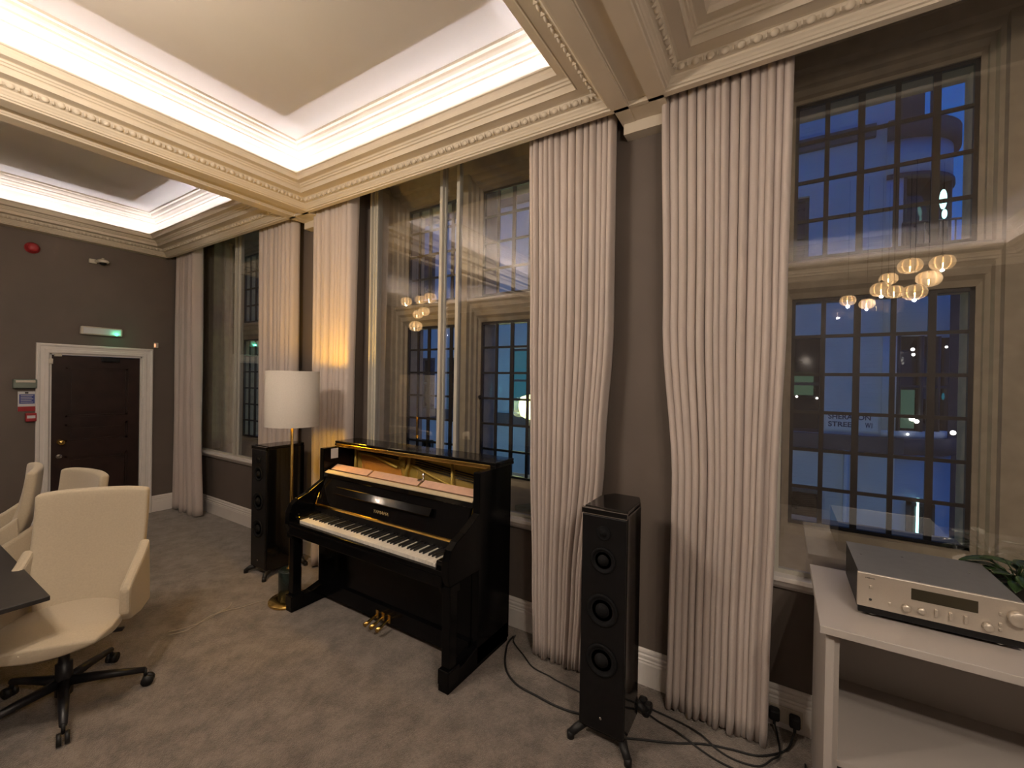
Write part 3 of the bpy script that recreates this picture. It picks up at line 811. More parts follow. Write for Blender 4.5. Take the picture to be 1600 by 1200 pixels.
# ================================================================== CHAIRS AND TABLE
def chair():
    r = thing('office_chair', (0, 0, 0))
    # local: faces -Y ; back at +Y
    def shell_back(off):
        def fn(u, v):
            s = u * 2 - 1
            z = 0.44 + 0.635 * v
            half = 0.195 + 0.062 * min(1, v * 2.2)
            top = 1 - 0.02 * abs(s) ** 4
            x = s * half
            y = 0.17 + 0.13 * v + 0.03 * math.sin(v * PI) - 0.055 * s * s * (1 - 0.35 * v)
            return (x, y + off, 0.44 + (z - 0.44) * top)
        return fn
    bm = bmesh.new()
    NU, NV = 14, 14
    def closed(fa, fb, mbx):
        va = [[bm.verts.new(fa(i / NU, j / NV)) for i in range(NU + 1)] for j in range(NV + 1)]
        vb = [[bm.verts.new(fb(i / NU, j / NV)) for i in range(NU + 1)] for j in range(NV + 1)]
        for j in range(NV):
            for i in range(NU):
                bm.faces.new((va[j][i], va[j][i + 1], va[j + 1][i + 1], va[j + 1][i]))
                bm.faces.new((vb[j][i], vb[j + 1][i], vb[j + 1][i + 1], vb[j][i + 1]))
        for i in range(NU):
            bm.faces.new((va[0][i], vb[0][i], vb[0][i + 1], va[0][i + 1]))
            bm.faces.new((va[NV][i], va[NV][i + 1], vb[NV][i + 1], vb[NV][i]))
        for j in range(NV):
            bm.faces.new((va[j][0], va[j + 1][0], vb[j + 1][0], vb[j][0]))
            bm.faces.new((va[j][NU], vb[j][NU], vb[j + 1][NU], va[j + 1][NU]))
    closed(shell_back(0), shell_back(0.055), None)
    mb = MB(); mb.bm(bm, True)
    o = mb.build('backrest', M['cream'], r)
    bv = o.modifiers.new('bevel', 'BEVEL'); bv.width = 0.018; bv.segments = 3; bv.limit_method = 'ANGLE'; bv.angle_limit = math.radians(50)
    # seat
    bm = bmesh.new()
    def seat(z_):
        def fn(u, v):
            s = u * 2 - 1
            y = 0.23 - 0.51 * v
            half = 0.20 + 0.055 * math.sin(min(1, v * 1.25) * PI * 0.5) - 0.03 * max(0, v - 0.8) * 5
            yy = y + 0.04 * s * s * v
            dome = 0.02 * (1 - s * s) - 0.045 * max(0, v - 0.72) / 0.28 * max(0, v - 0.5)
            return (s * half, yy, z_ + (dome if z_ > 0.43 else 0.03 * s * s + 0.035 * max(0, v - 0.7)))
        return fn
    closed(seat(0.455), seat(0.375), None)
    mb = MB(); mb.bm(bm, True)
    o = mb.build('seat', M['cream'], r)
    bv = o.modifiers.new('bevel', 'BEVEL'); bv.width = 0.025; bv.segments = 3; bv.limit_method = 'ANGLE'; bv.angle_limit = math.radians(50)
    for sx_ in (-1, 1):
        poly = [(0.25, 0.40), (0.235, 0.77), (0.16, 0.71), (-0.01, 0.605), (-0.035, 0.58), (-0.04, 0.45), (-0.01, 0.405), (0.12, 0.385)]
        a, b = (0.235, 0.285) if sx_ > 0 else (-0.285, -0.235)
        mb = MB().prism(poly, 'x', a, b)
        o = mb.build('armrest', M['cream'], r, bevel=0.014)
    MB().lathe([(0.045, 0.365), (0.045, 0.33), (0.022, 0.33), (0.022, 0.23), (0.034, 0.225), (0.036, 0.06), (0.020, 0.055)], (0, 0, 0), 20).rbox(-0.07, 0.07, -0.09, 0.09, 0.345, 0.378, 0.008).build('gas_lift', M['plastic'], r)
    MB().cyl((0.05, 0.0, 0.352), (0.20, 0.02, 0.345), 0.006).rbox(0.17, 0.24, 0.005, 0.035, 0.338, 0.352, 0.004).build('lever', M['plastic'], r)
    for k in range(5):
        a = math.radians(-12 + 72 * k) - CH_ROT
        ca, sa = math.cos(a), math.sin(a)
        mb = MB().tube([(0.02 * ca, 0.02 * sa, 0.125), (0.18 * ca, 0.18 * sa, 0.108), (0.335 * ca, 0.335 * sa, 0.085)], [0.026, 0.021, 0.015], 10)
        lg = mb.build('base_leg', M['plastic'], r)
        cx, cy = 0.335 * ca, 0.335 * sa
        w_ = MB()
        w_.cyl((cx, cy, 0.09), (cx, cy, 0.045), 0.008)
        for t in (-1, 1):
            ox, oy = -sa * 0.014 * t + 0.012 * ca, ca * 0.014 * t + 0.012 * sa
            w_.cyl((cx + ox - sa * -0.009, cy + oy + ca * -0.009, 0.028), (cx + ox + sa * -0.009, cy + oy - ca * -0.009, 0.028), 0.028, n=18)
        w_.build('caster', M['rubber'], lg)
    return r
CH_ROT = math.radians(54)
ch = chair()
ch.location = (-3.18, 0.666, 0); ch.rotation_euler = (0, 0, CH_ROT)
tag(ch, 'nearest cream upholstered office chair, its seat partly under the black table corner', 'chair', 'cream office chairs at the table')
c2 = copy_tree(ch); c2.location = (-4.09, 0.67, 0); c2.rotation_euler = (0, 0, math.radians(10))
tag(c2, 'cream office chair seen just behind the nearest chair, in front of the door', 'chair', 'cream office chairs at the table')
c3 = copy_tree(ch); c3.location = (-4.67, 0.50, 0); c3.rotation_euler = (0, 0, math.radians(-10))
tag(c3, 'cream office chair at the left edge, seen from its side with its back leaning', 'chair', 'cream office chairs at the table')

tb = thing('conference_table', (-4.0, -0.1, 0), 'dark charcoal conference table cut by the left edge, in front of the cream chairs', 'table')
MB().rbox(-5.6, -2.93, -0.62, 0.565, 0.668, 0.692, 0.004).build('tabletop', M['tabletop'], tb)
MB().box(-5.5, -2.99, -0.55, 0.535, 0.655, 0.668).build('underframe', M['satin'], tb)
for x in (-5.1, -3.55):
    MB().rbox(x - 0.04, x + 0.04, -0.4, 0.30, 0, 0.03, 0.006).box(x - 0.03, x + 0.03, -0.08, -0.02, 0.03, 0.655).build('leg', M['satin'], tb)

# ================================================================== CABINET, RECEIVER, PLANT
CB = thing('media_cabinet', (0.9, 2.24, 0), 'white laminate open-fronted cabinet under the right window, carrying the silver amplifier', 'cabinet')
CX0, CX1, CY0, CY1, CZ = 0.138, 1.75, 1.905, 2.535, 0.888
MB().rbox(CX0, CX1, CY0, CY1, CZ - 0.028, CZ, 0.002).build('top_board', M['cab'], CB)
MB().box(CX0 + 0.02, CX0 + 0.045, CY0 + 0.03, CY1 - 0.01, 0.0, CZ - 0.028).box(CX0 + 0.045, CX0 + 0.062, CY0 + 0.045, CY1 - 0.01, 0.0, CZ - 0.028).build('side_panel', M['cab'], CB)
MB().box(CX1 - 0.045, CX1 - 0.02, CY0 + 0.03, CY1 - 0.01, 0.0, CZ - 0.028).build('side_panel', M['cab'], CB)
MB().box(CX0 + 0.062, CX1 - 0.045, CY0 + 0.05, CY1 - 0.03, 0.37, 0.392).build('shelf', M['cab'], CB)
MB().box(CX0 + 0.062, CX1 - 0.045, CY1 - 0.03, CY1 - 0.015, 0.05, CZ - 0.028).build('back_panel', M['cab'], CB)
MB().box(CX0 + 0.062, CX1 - 0.045, CY0 + 0.05, CY1 - 0.03, 0.04, 0.06).build('bottom_board', M['cab'], CB)
MB().rbox(0.24, 0.72, 2.15, 2.42, CZ - 0.11, CZ - 0.03, 0.01).build('cable_tray', M['satin'], CB)

RX0, RX1, RY0, RY1, RZ0, RZ1 = 0.262, 0.697, 2.075, 2.455, CZ + 0.026, 1.052
rc = thing('stereo_receiver', ((RX0 + RX1) / 2, (RY0 + RY1) / 2, CZ), 'silver-fronted stereo amplifier with grey top, standing on the white cabinet', 'amplifier')
MB().rbox(RX0, RX1, RY0, RY0 + 0.012, RZ0 + 0.012, RZ1, 0.002).build('front_panel', M['silver'], rc)
MB().box(RX0 + 0.006, RX1 - 0.006, RY0 + 0.012, RY1, RZ0 - 0.008, RZ1 - 0.004).build('case', M['satin'], rc)
lidm = MB().box(RX0 + 0.004, RX1 - 0.004, RY0 + 0.013, RY1, RZ1 - 0.004, RZ1 - 0.001)
for xx, yy in ((0.44, 2.10), (0.44, 2.36), (0.3, 2.3), (0.62, 2.3)): lidm.cyl((xx, yy, RZ1 - 0.001), (xx, yy, RZ1 + 0.001), 0.004, n=10)
lidm.build('top_cover', M['greymetal'], rc)
MB().box(RX0 + 0.004, RX1 - 0.004, RY0 + 0.004, RY0 + 0.02, RZ0 - 0.012, RZ0 + 0.012).build('lower_trim', M['satin'], rc)
RH = RZ1 - RZ0 - 0.012
def RP(u, v): return RX0 + u * 0.435, RZ0 + 0.012 + v * RH       # u across 0..1, v up 0..1
x, z = RP(0.35, 0.50); x2, z2 = RP(0.74, 0.82)
MB().rbox(x, x2, RY0 - 0.0015, RY0 + 0.002, z, z2, 0.0008, 1).build('display', M['disp'], rc)
def knob(u, v, rad, dep, m='silver'):
    x, z = RP(u, v)
    MB().lathe([(rad, 0), (rad, -dep), (rad * 0.9, -dep - 0.002), (0.001, -dep - 0.002)], (x, RY0, z), 24, 'y').build('knob', M[m], rc)
knob(0.32, 0.24, 0.0125, 0.016); knob(0.415, 0.24, 0.011, 0.010); knob(0.79, 0.22, 0.0135, 0.018); knob(0.945, 0.60, 0.024, 0.022)
for u, v in ((0.09, 0.62), (0.215, 0.24), (0.86, 0.62), (0.86, 0.34), (0.86, 0.20)):
    x, z = RP(u, v); MB().rbox(x - 0.004, x + 0.004, RY0 - 0.006, RY0, z - 0.005, z + 0.005, 0.0015).build('button', M['silver'], rc)
x, z = RP(0.09, 0.24); MB().lathe([(0.0045, 0), (0.0045, -0.001), (0.001, -0.0012)], (x, RY0, z), 14, 'y').build('headphone_jack', M['ink'], rc)
for u in (0.50, 0.585, 0.67):
    x, z = RP(u, 0.26); MB().rbox(x - 0.004, x + 0.004, RY0 - 0.010, RY0, z - 0.012, z + 0.014, 0.001).build('selector', M['silver'], rc)
x, z = RP(0.075, 0.87); text('YAMAHA', 'lettering', M['ink'], rc, (x + 0.004, RY0 - 0.0003, z), (PI / 2, 0, 0), width=0.030, height=0.0045, ext=0.0004, bold=0.015)
for xx in (RX0 + 0.05, RX1 - 0.05):
    for yy in (RY0 + 0.05, RY1 - 0.05):
        MB().lathe([(0.024, 0), (0.026, 0.004), (0.024, 0.022)], (xx, yy, CZ), 20).build('foot', M['chrome'] if yy < 2.2 else M['rubber'], rc)

def leaf(mb, base, direc, length, width, droop):
    d = Vector(direc).normalized(); sd = d.cross(Vector((0, 0, 1)))
    if sd.length < 0.1: sd = Vector((1, 0, 0))
    sd.normalize(); base = Vector(base)
    def fn(u, v):
        s = u * 2 - 1; w_ = width * math.sin(PI * min(1, v * 0.92 + 0.06)) ** 0.8
        p = base + d * length * v + Vector((0, 0, -droop * v * v)) + sd * s * w_ + Vector((0, 0, 0.25 * width * abs(s)))
        return p
    mb.grid(fn, 4, 8)
def plant(loc, label, n, size, spread, seed, pot_r=0.07):
    rnd = random.Random(seed)
    r = thing('potted_plant', loc, label, 'plant')
    MB().lathe([(pot_r * 0.75, 0), (pot_r, 0.11), (pot_r * 1.03, 0.115), (pot_r * 0.95, 0.115), (pot_r * 0.9, 0.10)], loc, 24).build('pot', M['soil'], r)
    mb = MB(); st_ = MB()
    for k in range(n):
        a = rnd.uniform(0, 2 * PI); e = rnd.uniform(0.1, 1.0)
        p0 = Vector(loc) + Vector((0, 0, 0.09))
        p1 = p0 + Vector((math.cos(a) * spread * (1.1 - e * 0.6) * rnd.uniform(.4, 1), math.sin(a) * spread * 0.8 * (1.1 - e * 0.6) * rnd.uniform(.4, 1), size * e * rnd.uniform(.5, 1)))
        st_.tube([p0, (p0 + p1) / 2 + Vector((0, 0, 0.02)), p1], 0.002, 5)
        leaf(mb, p1, (math.cos(a), math.sin(a), 0.15), rnd.uniform(0.06, 0.10), rnd.uniform(0.018, 0.03), rnd.uniform(0.0, 0.05))
    mb.build('leaves', M['leaf'], r, solid=0.001); st_.build('stems', M['leaf'], r)
plant((0.80, 2.475, CZ), 'dark leafy potted plant on the white cabinet behind the silver amplifier', 34, 0.12, 0.14, 11)
plant((-5.18, 2.80, 0.835), 'small leafy plant on the sill of the far window, above the left speaker', 26, 0.12, 0.13, 5, 0.05)

# ================================================================== WALL ITEMS
bc = thing('fire_alarm_beacon', (XB, 1.145, 3.04), 'red round fire alarm sounder high on the wall, left of the camera', 'alarm')
MB().lathe([(0.055, 0), (0.055, 0.03), (0.045, 0.035), (0.045, 0.055), (0.036, 0.07), (0.012, 0.075)], (XB, 1.145, 3.085), 28, 'x').build('sounder', M['red'], bc)
MB().lathe([(0.058, 0), (0.058, 0.012), (0.04, 0.014)], (XB, 1.145, 3.085), 28, 'x').build('back_plate', M['red'], bc)
cm = thing('security_camera', (XB, 1.66, 3.0), 'small off-white ceiling-level camera on the wall above the exit light', 'camera')
MB().rbox(XB, XB + 0.03, 1.585, 1.655, 3.035, 3.085, 0.008).cyl((XB + 0.02, 1.64, 3.06), (XB + 0.08, 1.675, 3.065), 0.014).build('bracket', M['offwhite'], cm)
MB().ball((XB + 0.10, 1.685, 3.06), 0.05, 0.055, 0.028, 18, 10).cyl((XB + 0.10, 1.685, 3.08), (XB + 0.10, 1.685, 3.10), 0.012).build('housing', M['offwhite'], cm)
MB().ball((XB + 0.105, 1.685, 3.042), 0.036, 0.036, 0.026, 16, 8).build('lens_dome', M['satin'], cm)
ex = thing('emergency_light', (XB, 1.70, 2.20), 'long white emergency light box with a green glowing dot, above the door', 'emergency light')
MB().rbox(XB, XB + 0.055, 1.517, 1.882, 2.205, 2.30, 0.012).build('casing', M['offwhite'], ex)
MB().rbox(XB + 0.055, XB + 0.062, 1.535, 1.865, 2.218, 2.287, 0.006).build('diffuser', M['paper'], ex)
MB().ball((XB + 0.062, 1.825, 2.228), 0.014).build('green_lamp', M['greenled'], ex)
point('emergency_green_glow', (XB + 0.10, 1.825, 2.228), 0.10, (0.1, 1, 0.5), 0.01)
pr = thing('door_sensor', (XB, 2.215, 2.10), 'small off-white sensor with a red light at the top right of the door frame', 'sensor')
MB().rbox(XB, XB + 0.04, 2.195, 2.24, 2.095, 2.165, 0.006).build('casing', M['offwhite'], pr)
MB().rbox(XB + 0.038, XB + 0.042, 2.195, 2.208, 2.11, 2.15, 0.001).build('indicator', M['redled'], pr)
ac = thing('door_control_box', (XB, 1.10, 1.58), 'grey-green door control box on the wall left of the door', 'control box')
MB().rbox(XB, XB + 0.06, 1.015, 1.185, 1.590, 1.685, 0.008).build('casing', M['greybox'], ac)
MB().rbox(XB + 0.058, XB + 0.066, 1.03, 1.17, 1.650, 1.675, 0.003).build('cover_strip', M['offwhite'], ac)
sg = thing('fire_notice', (XB, 1.13, 1.31), 'blue and white fire notice with a red band, below the control box', 'notice')
MB().box(XB, XB + 0.004, 1.055, 1.185, 1.345, 1.555).build('board', M['paper'], sg)
MB().box(XB + 0.004, XB + 0.0055, 1.065, 1.175, 1.425, 1.525).build('blue_field', M['blue'], sg)
MB().box(XB + 0.004, XB + 0.0055, 1.055, 1.185, 1.345, 1.395).build('red_band', M['red'], sg)
MB().box(XB + 0.004, XB + 0.0055, 1.105, 1.130, 1.532, 1.550).build('emblem', M['ink'], sg)
ls = MB()
for k in range(5): ls.box(XB + 0.0055, XB + 0.006, 1.075, 1.165 - 0.012 * (k % 2), 1.438 + k * 0.018, 1.443 + k * 0.018)
ls.build('text_lines', M['paper'], sg)
cp = thing('fire_call_point', (XB, 1.145, 1.22), 'small red fire call point below the fire notice', 'call point')
MB().rbox(XB, XB + 0.045, 1.105, 1.185, 1.235, 1.325, 0.006).build('box', M['red'], cp)
MB().box(XB + 0.045, XB + 0.047, 1.115, 1.175, 1.270, 1.300).build('front_glass', M['paper'], cp)

# ================================================================== SOCKET, PLUGS, CORDS
so = thing('wall_socket', (0.05, 2.59, 0.03), 'white double wall socket on the baseboard beside the white cabinet', 'socket')
MB().rbox(-0.02, 0.125, 2.583, 2.597, 0.035, 0.115, 0.004).build('face_plate', M['offwhite'], so)
MB().rbox(0.035, 0.045, 2.579, 2.584, 0.095, 0.108, 0.001).rbox(0.058, 0.068, 2.579, 2.584, 0.095, 0.108, 0.001).build('switch', M['offwhite'], so)
def plug(x, y, z, label):
    mb = MB().rbox(x - 0.024, x + 0.024, y - 0.045, y, z - 0.028, z + 0.026, 0.010)
    mb.tube([(x, y - 0.03, z - 0.02), (x, y - 0.04, z - 0.045)], 0.007)
    return tag(mb.build('plug', M['rubber']), label, 'plug')
plug(0.005, 2.582, 0.085, 'black plug in the left outlet of the wall socket')
plug(0.092, 2.582, 0.080, 'black plug in the right outlet of the wall socket, nearest the cabinet')
tag(MB().rbox(-0.585, -0.545, 2.30, 2.35, 0.0, 0.05, 0.012).rbox(-0.62, -0.575, 2.33, 2.365, 0.02, 0.055, 0.012).build('power_adapter', M['rubber']), 'black plug adapter lying on the carpet behind the right speaker', 'adapter')

def cord(pts, r, label, m='rubber', name='cable'):
    # Catmull-Rom smoothing
    P = [Vector(p) for p in pts]; out = []
    P = [P[0]] + P + [P[-1]]
    for i in range(1, len(P) - 2):
        for k in range(8):
            t = k / 8
            a, b, c_, d = P[i - 1], P[i], P[i + 1], P[i + 2]
            out.append(0.5 * ((2 * b) + (-a + c_) * t + (2 * a - 5 * b + 4 * c_ - d) * t * t + (-a + 3 * b - 3 * c_ + d) * t ** 3))
    out.append(P[-2])
    return tag(MB().tube(out, r, 7).build(name, M[m]), label, 'cable')
g = 0.007
cord([(-1.515, 2.49, g), (-1.495, 2.38, g), (-1.385, 2.194, g), (-1.26, 2.11, g), (-1.108, 2.092, g), (-0.99, 2.085, g), (-0.878, 2.10, g), (-0.80, 2.14, g), (-0.72, 2.20, 0.009)], 0.006, 'thick black cable curving over the carpet from the piano to the right speaker')
cord([(-1.51, 2.51, g), (-1.48, 2.44, g), (-1.36, 2.36, g), (-1.25, 2.29, g), (-1.13, 2.275, g), (-1.075, 2.265, g), (-0.928, 2.252, g), (-0.85, 2.25, g)], 0.004, 'thinner black cable behind the thick one, running from the piano to the right speaker')
cord([(-0.66, 2.06, 0.006), (-0.55, 2.118, 0.006), (-0.42, 2.18, 0.006), (-0.281, 2.262, 0.006), (-0.17, 2.30, 0.006), (-0.05, 2.335, 0.006), (0.055, 2.44, 0.006), (0.085, 2.535, 0.02), (0.092, 2.545, 0.05)], 0.005, 'black cable running from the right speaker foot to the wall socket')
cord([(-0.57, 2.30, 0.014), (-0.50, 2.28, 0.008), (-0.397, 2.251, 0.016), (-0.30, 2.22, 0.007), (-0.218, 2.197, 0.006), (-0.12, 2.19, 0.006), (-0.02, 2.20, 0.006), (0.06, 2.22, 0.006), (0.12, 2.27, 0.006), (0.13, 2.40, 0.006)], 0.0045, 'black cable looping from the floor adapter towards the cabinet foot')
cord([(-0.59, 2.34, 0.014), (-0.50, 2.345, 0.006), (-0.386, 2.335, 0.006), (-0.30, 2.30, 0.016), (-0.22, 2.262, 0.006), (-0.142, 2.246, 0.006), (-0.05, 2.27, 0.006), (0.0, 2.33, 0.017), (0.03, 2.40, 0.006), (0.02, 2.50, 0.02), (0.005, 2.545, 0.05)], 0.0045, 'black cable crossing in front of the widest curtain from adapter to socket')
cord([(-3.50, 1.235, 0.004), (-3.47, 1.30, 0.004), (-3.45, 1.42, 0.004), (-3.48, 1.55, 0.004), (-3.43, 1.66, 0.004), (-3.40, 1.78, 0.004)], 0.003, 'thin pale cable lying on the carpet in front of the floor lamp', 'rope')
cord([(-3.46, 1.22, 0.004), (-3.42, 1.32, 0.004), (-3.47, 1.46, 0.010), (-3.50, 1.60, 0.004), (-3.56, 1.66, 0.004)], 0.003, 'second thin pale cable, twisted beside the first one on the carpet', 'rope')
cord([(-3.30, 2.42, 0.010), (-3.25, 2.35, 0.10), (-3.19, 2.34, 0.06), (-3.16, 2.36, 0.01)], 0.005, 'short black cable hanging behind the left legs of the piano')
tag(MB().rbox(-3.33, -3.18, 2.30, 2.36, 0.0, 0.035, 0.006).build('power_strip', M['offwhite']), 'white power strip on the carpet behind the left piano leg', 'power strip')
# glass tumbler lying on the sill of window 2
gl = MB()
ax0, ax1 = Vector((-1.64, 2.70, 0.815)), Vector((-1.51, 2.735, 0.832))
gl.tube([ax0, ax1], [0.024, 0.030], 20)
tag(gl.build('glass_tumbler', M['clear']), 'clear glass tumbler lying on its side on the sill behind the piano', 'glass')

# ================================================================== PENDANTS (seen mirrored in the glazing)
def pendant(first, loc, r0, lit, label, group):
    x, y, z = loc
    root = thing('pendant_lamp', (x, y, z), label, 'pendant lamp', group)
    pet = MB()
    R = r0
    for k in range(9):
        a0 = 2 * PI * k / 9
        def fn(u, v, a0=a0):
            s = (u - 0.5) * 2 * PI / 9 * 0.80
            t = v * PI
            rr = R * (0.12 + 0.88 * math.sin(t) ** 0.75) * (1 + 0.10 * math.cos(u * PI - PI / 2))
            return (x + rr * math.cos(a0 + s), y + rr * math.sin(a0 + s), z + 0.78 * R * math.cos(t))
        pet.grid(fn, 3, 10)
    pet.build('shade', M['petal'], root, solid=0.003)
    MB().lathe([(0.03, R * 0.74), (0.022, R * 0.86), (0.008, R * 1.05), (0.005, R * 1.1)], (x, y, z), 12).build('cap', M['satin'], root)
    MB().cyl((x, y, z + R * 1.05), (x, y, 3.70), 0.0022, n=6).build('cord', M['satin'], root)
    MB().ball((x, y, z - R * 0.35), 0.026).build('bulb', M['bulb'], root)
    return root
AMB = (1.0, 0.84, 0.68)
cl3 = [(0.53, 0.10, 2.57, 0.075), (0.70, -0.12, 2.56, 0.075), (0.78, 0.05, 2.66, 0.10), (0.84, 0.22, 2.60, 0.085), (0.86, -0.15, 2.79, 0.085), (0.98, 0.02, 2.86, 0.105), (0.96, 0.30, 2.57, 0.10), (1.12, -0.05, 2.74, 0.11), (1.17, 0.12, 2.84, 0.10)]
wh3 = ['lowest and leftmost', 'second from left', 'brightest amber', 'small one tucked behind the amber', 'upper left small', 'uppermost middle', 'pale bottom', 'large lower right', 'rightmost']
for k, (x, y, z, r0) in enumerate(cl3):
    pendant(k == 0, (x, y, z), r0 * 0.78, True, '%s ribbed globe pendant mirrored in the right window' % wh3[k], 'ribbed pendants mirrored in the right window')
cl1 = [(-5.30, 0.12, 3.05, 0.085), (-5.10, 0.0, 3.08, 0.085), (-4.98, -0.1, 3.12, 0.10), (-5.25, -0.1, 2.86, 0.08), (-5.05, 0.15, 2.62, 0.10), (-4.92, 0.1, 2.86, 0.085)]
wh1 = ['leftmost upper', 'middle upper', 'right upper', 'left lower', 'lowest', 'right lower']
for k, (x, y, z, r0) in enumerate(cl1):
    pendant(False, (x, y, z), r0, True, '%s ribbed globe pendant of the cluster mirrored in the window behind the piano' % wh1[k], 'ribbed pendants mirrored in the middle window')
for cl, pw in ((cl3, 5.6), (cl1, 4.6)):
    for k, (x, y, z, r0) in enumerate(cl):
        if k % 2 == 0: point('pendant_and_fill_light', (x, y, z - 0.35 * r0 - 0.03), pw * FILL, AMB, 0.012)
for k in range(3):      # fill lights added mid-room, out of view, without any pendants
    point('pendant_and_fill_light', (-2.25 + 0.2 * math.cos(k * 2.1), 0.2 * math.sin(k * 2.1), 2.9), 8 * FILL, AMB, 0.012)

# ================================================================== OUTSIDE
tag(MB().box(-26, 14, 3.2, 40, -3.7, -3.5).build('ground_street', M['asphalt']), kind='structure')
tag(MB().box(XB - 3, XR + 3, 3.2, 3.4, -3.5, 0.3).build('wall_outside', M['stone']), kind='structure')

bd = thing('street_building', (-6, 11, -3.5), 'white painted building with dark windows and a rounded tower, across the street', 'building')
YF = 10.0
# facade window rectangles (x0,x1,z0,z1,kind)
W = []
W += [(-0.35, 0.70, 0.87, 2.73, 'lit'), (-0.9, 0.42, 3.9, 5.42, 'dark'), (1.88, 2.235, -3.0, -0.20, 'door')]
W += [(-10.2, -9.1, 0.85, 2.44, 'dark'), (-8.60, -7.98, 0.85, 2.44, 'dark'), (-7.45, -6.98, -0.1, 2.50, 'dark'), (-6.35, -5.2, 0.9, 2.65, 'teal'),
      (-9.9, -9.15, 4.3, 5.7, 'dark'), (-7.6, -6.9, 4.2, 5.5, 'dark'), (-5.2, -4.4, 4.2, 5.5, 'dark'), (-3.0, -2.0, 4.2, 5.5, 'dark'), (-3.0, -1.9, 0.9, 2.6, 'lit'),
      (-12.5, -11.6, 0.85, 2.44, 'dark'), (-12.5, -11.6, 4.2, 5.6, 'dark'), (-15.2, -14.2, 0.85, 2.44, 'lit'), (-15.2, -14.2, 4.2, 5.6, 'dark'), (-18, -17, 0.85, 2.44, 'dark'), (-18, -17, 4.2, 5.6, 'dark'),
      (-21.2, -20.0, 0.85, 2.44, 'teal'), (-21.2, -20.0, 4.2, 5.6, 'dark'), (-0.4, 0.69, -1.4, -0.20, 'dark'),
      (-9.9, -9.0, -1.5, -0.1, 'dark'), (-5.0, -3.9, -1.6, -0.1, 'dark')]
XE = 1.72      # where the flat front meets the rounded tower
xs = sorted(set([-26, XE] + [q for r_ in W for q in r_[:2] if q < XE]))
zs = sorted(set([-3.5, 7.6, 10.5] + [q for r_ in W for q in r_[2:4] if r_[0] < XE]))
mb = MB()
for i in range(len(xs) - 1):
    run = None
    for j in range(len(zs) - 1):
        cxm, czm = (xs[i] + xs[i + 1]) / 2, (zs[j] + zs[j + 1]) / 2
        solid = not any(r_[0] < cxm < r_[1] and r_[2] < czm < r_[3] for r_ in W) and czm < 10.5
        if solid:
            if run is None: run = zs[j]
        if (not solid or j == len(zs) - 2) and run is not None:
            mb.box(xs[i], xs[i + 1], YF, YF + 0.35, run, zs[j + 1] if solid else zs[j]); run = None
mb.box(-26, XE, YF - 0.12, YF, -3.5, 0.58)          # thicker lower storey, partly recessed windows below are hidden
wall_o = mb.build('front_wall', M['facade'], bd)
# rounded tower
tw = MB()
TCX, TCY, TR = 1.62, 10.9, 0.97
def arc(z0, z1, R, a0=-95, a1=30, n=26, th=0.25, m=None):
    vs = []; fs = []
    for k in range(n + 1):
        a = math.radians(a0 + (a1 - a0) * k / n)
        for (rr, z) in ((R, z0), (R, z1), (R - th, z1), (R - th, z0)):
            vs.append((TCX + rr * math.cos(a), TCY + rr * math.sin(a), z))
    for k in range(n):
        for q in range(4):
            fs.append((k * 4 + q, k * 4 + (q + 1) % 4, (k + 1) * 4 + (q + 1) % 4, (k + 1) * 4 + q))
    fs += [(0, 1, 2, 3), (n * 4 + 3, n * 4 + 2, n * 4 + 1, n * 4)]
    tw.add(vs, fs, True)
arc(-3.5, 0.55, TR + 0.05)
arc(0.87, 1.0, TR); arc(2.66, 4.2, TR); arc(5.5, 6.1, TR); arc(1.0, 2.66, TR, -95, -82); arc(4.2, 5.5, TR, -95, -80)
arc(1.0, 2.66, TR, 0, 30)
tw.build('tower_wall', M['facade'], bd)
tw = MB(); arc(6.1, 6.42, TR + 0.10); arc(5.42, 5.5, TR + 0.03); arc(0.60, 0.87, TR + 0.12)
tw.build('tower_cornice', M['facade_dark'], bd)
tw = MB(); arc(1.0, 2.66, TR - 0.08, -82, 0, th=0.03); arc(4.2, 5.42, TR - 0.08, -80, 30, th=0.03)
tw.build('tower_glass', M['nightglass'], bd)
tw = MB()
for a in (-82, -62, -42, -20, 0): arc(1.0, 2.66, TR + 0.01, a - 1.5, a + 1.5, n=2, th=0.12)
for a in (-80, -50, -25): arc(4.2, 5.42, TR + 0.01, a - 1.2, a + 1.2, n=2, th=0.12)
arc(1.75, 1.80, TR, -82, 0, th=0.08)
tw.build('tower_frames', M['winframe'], bd)
# bands, slot, parapet railing
MB().box(-26, XE + 0.1, YF - 0.20, YF, 0.60, 0.87).build('ledge', M['facade_dark'], bd)
MB().box(-2.2, 1.38, YF - 0.10, YF, 6.25, 6.48).build('upper_band', M['facade_dark'], bd)
MB().box(-26, -3.5, YF - 0.10, YF, 6.6, 6.8).build('upper_band', M['facade_dark'], bd)
MB().box(1.72, 2.1, 10.35, 10.5, 6.45, 8.6).box(2.22, 2.30, 10.5, 10.6, 6.4, 8.6).build('chimney', M['facade_dark'], bd)
rl = MB()
for k in range(9): rl.cyl((1.76 + 0.10 * k, 9.93 + 0.02 * k, 4.0), (1.76 + 0.10 * k, 9.93 + 0.02 * k, 4.62), 0.012, n=6)
rl.cyl((1.76, 9.93, 4.62), (2.60, 10.1, 4.62), 0.02, n=6)
rl.build('railing', M['winframe'], bd)
dp = MB().cyl((1.05, YF - 0.17, -3.5), (1.05, YF - 0.17, 0.6), 0.04)
dp.build('drainpipe', M['facade'], bd)
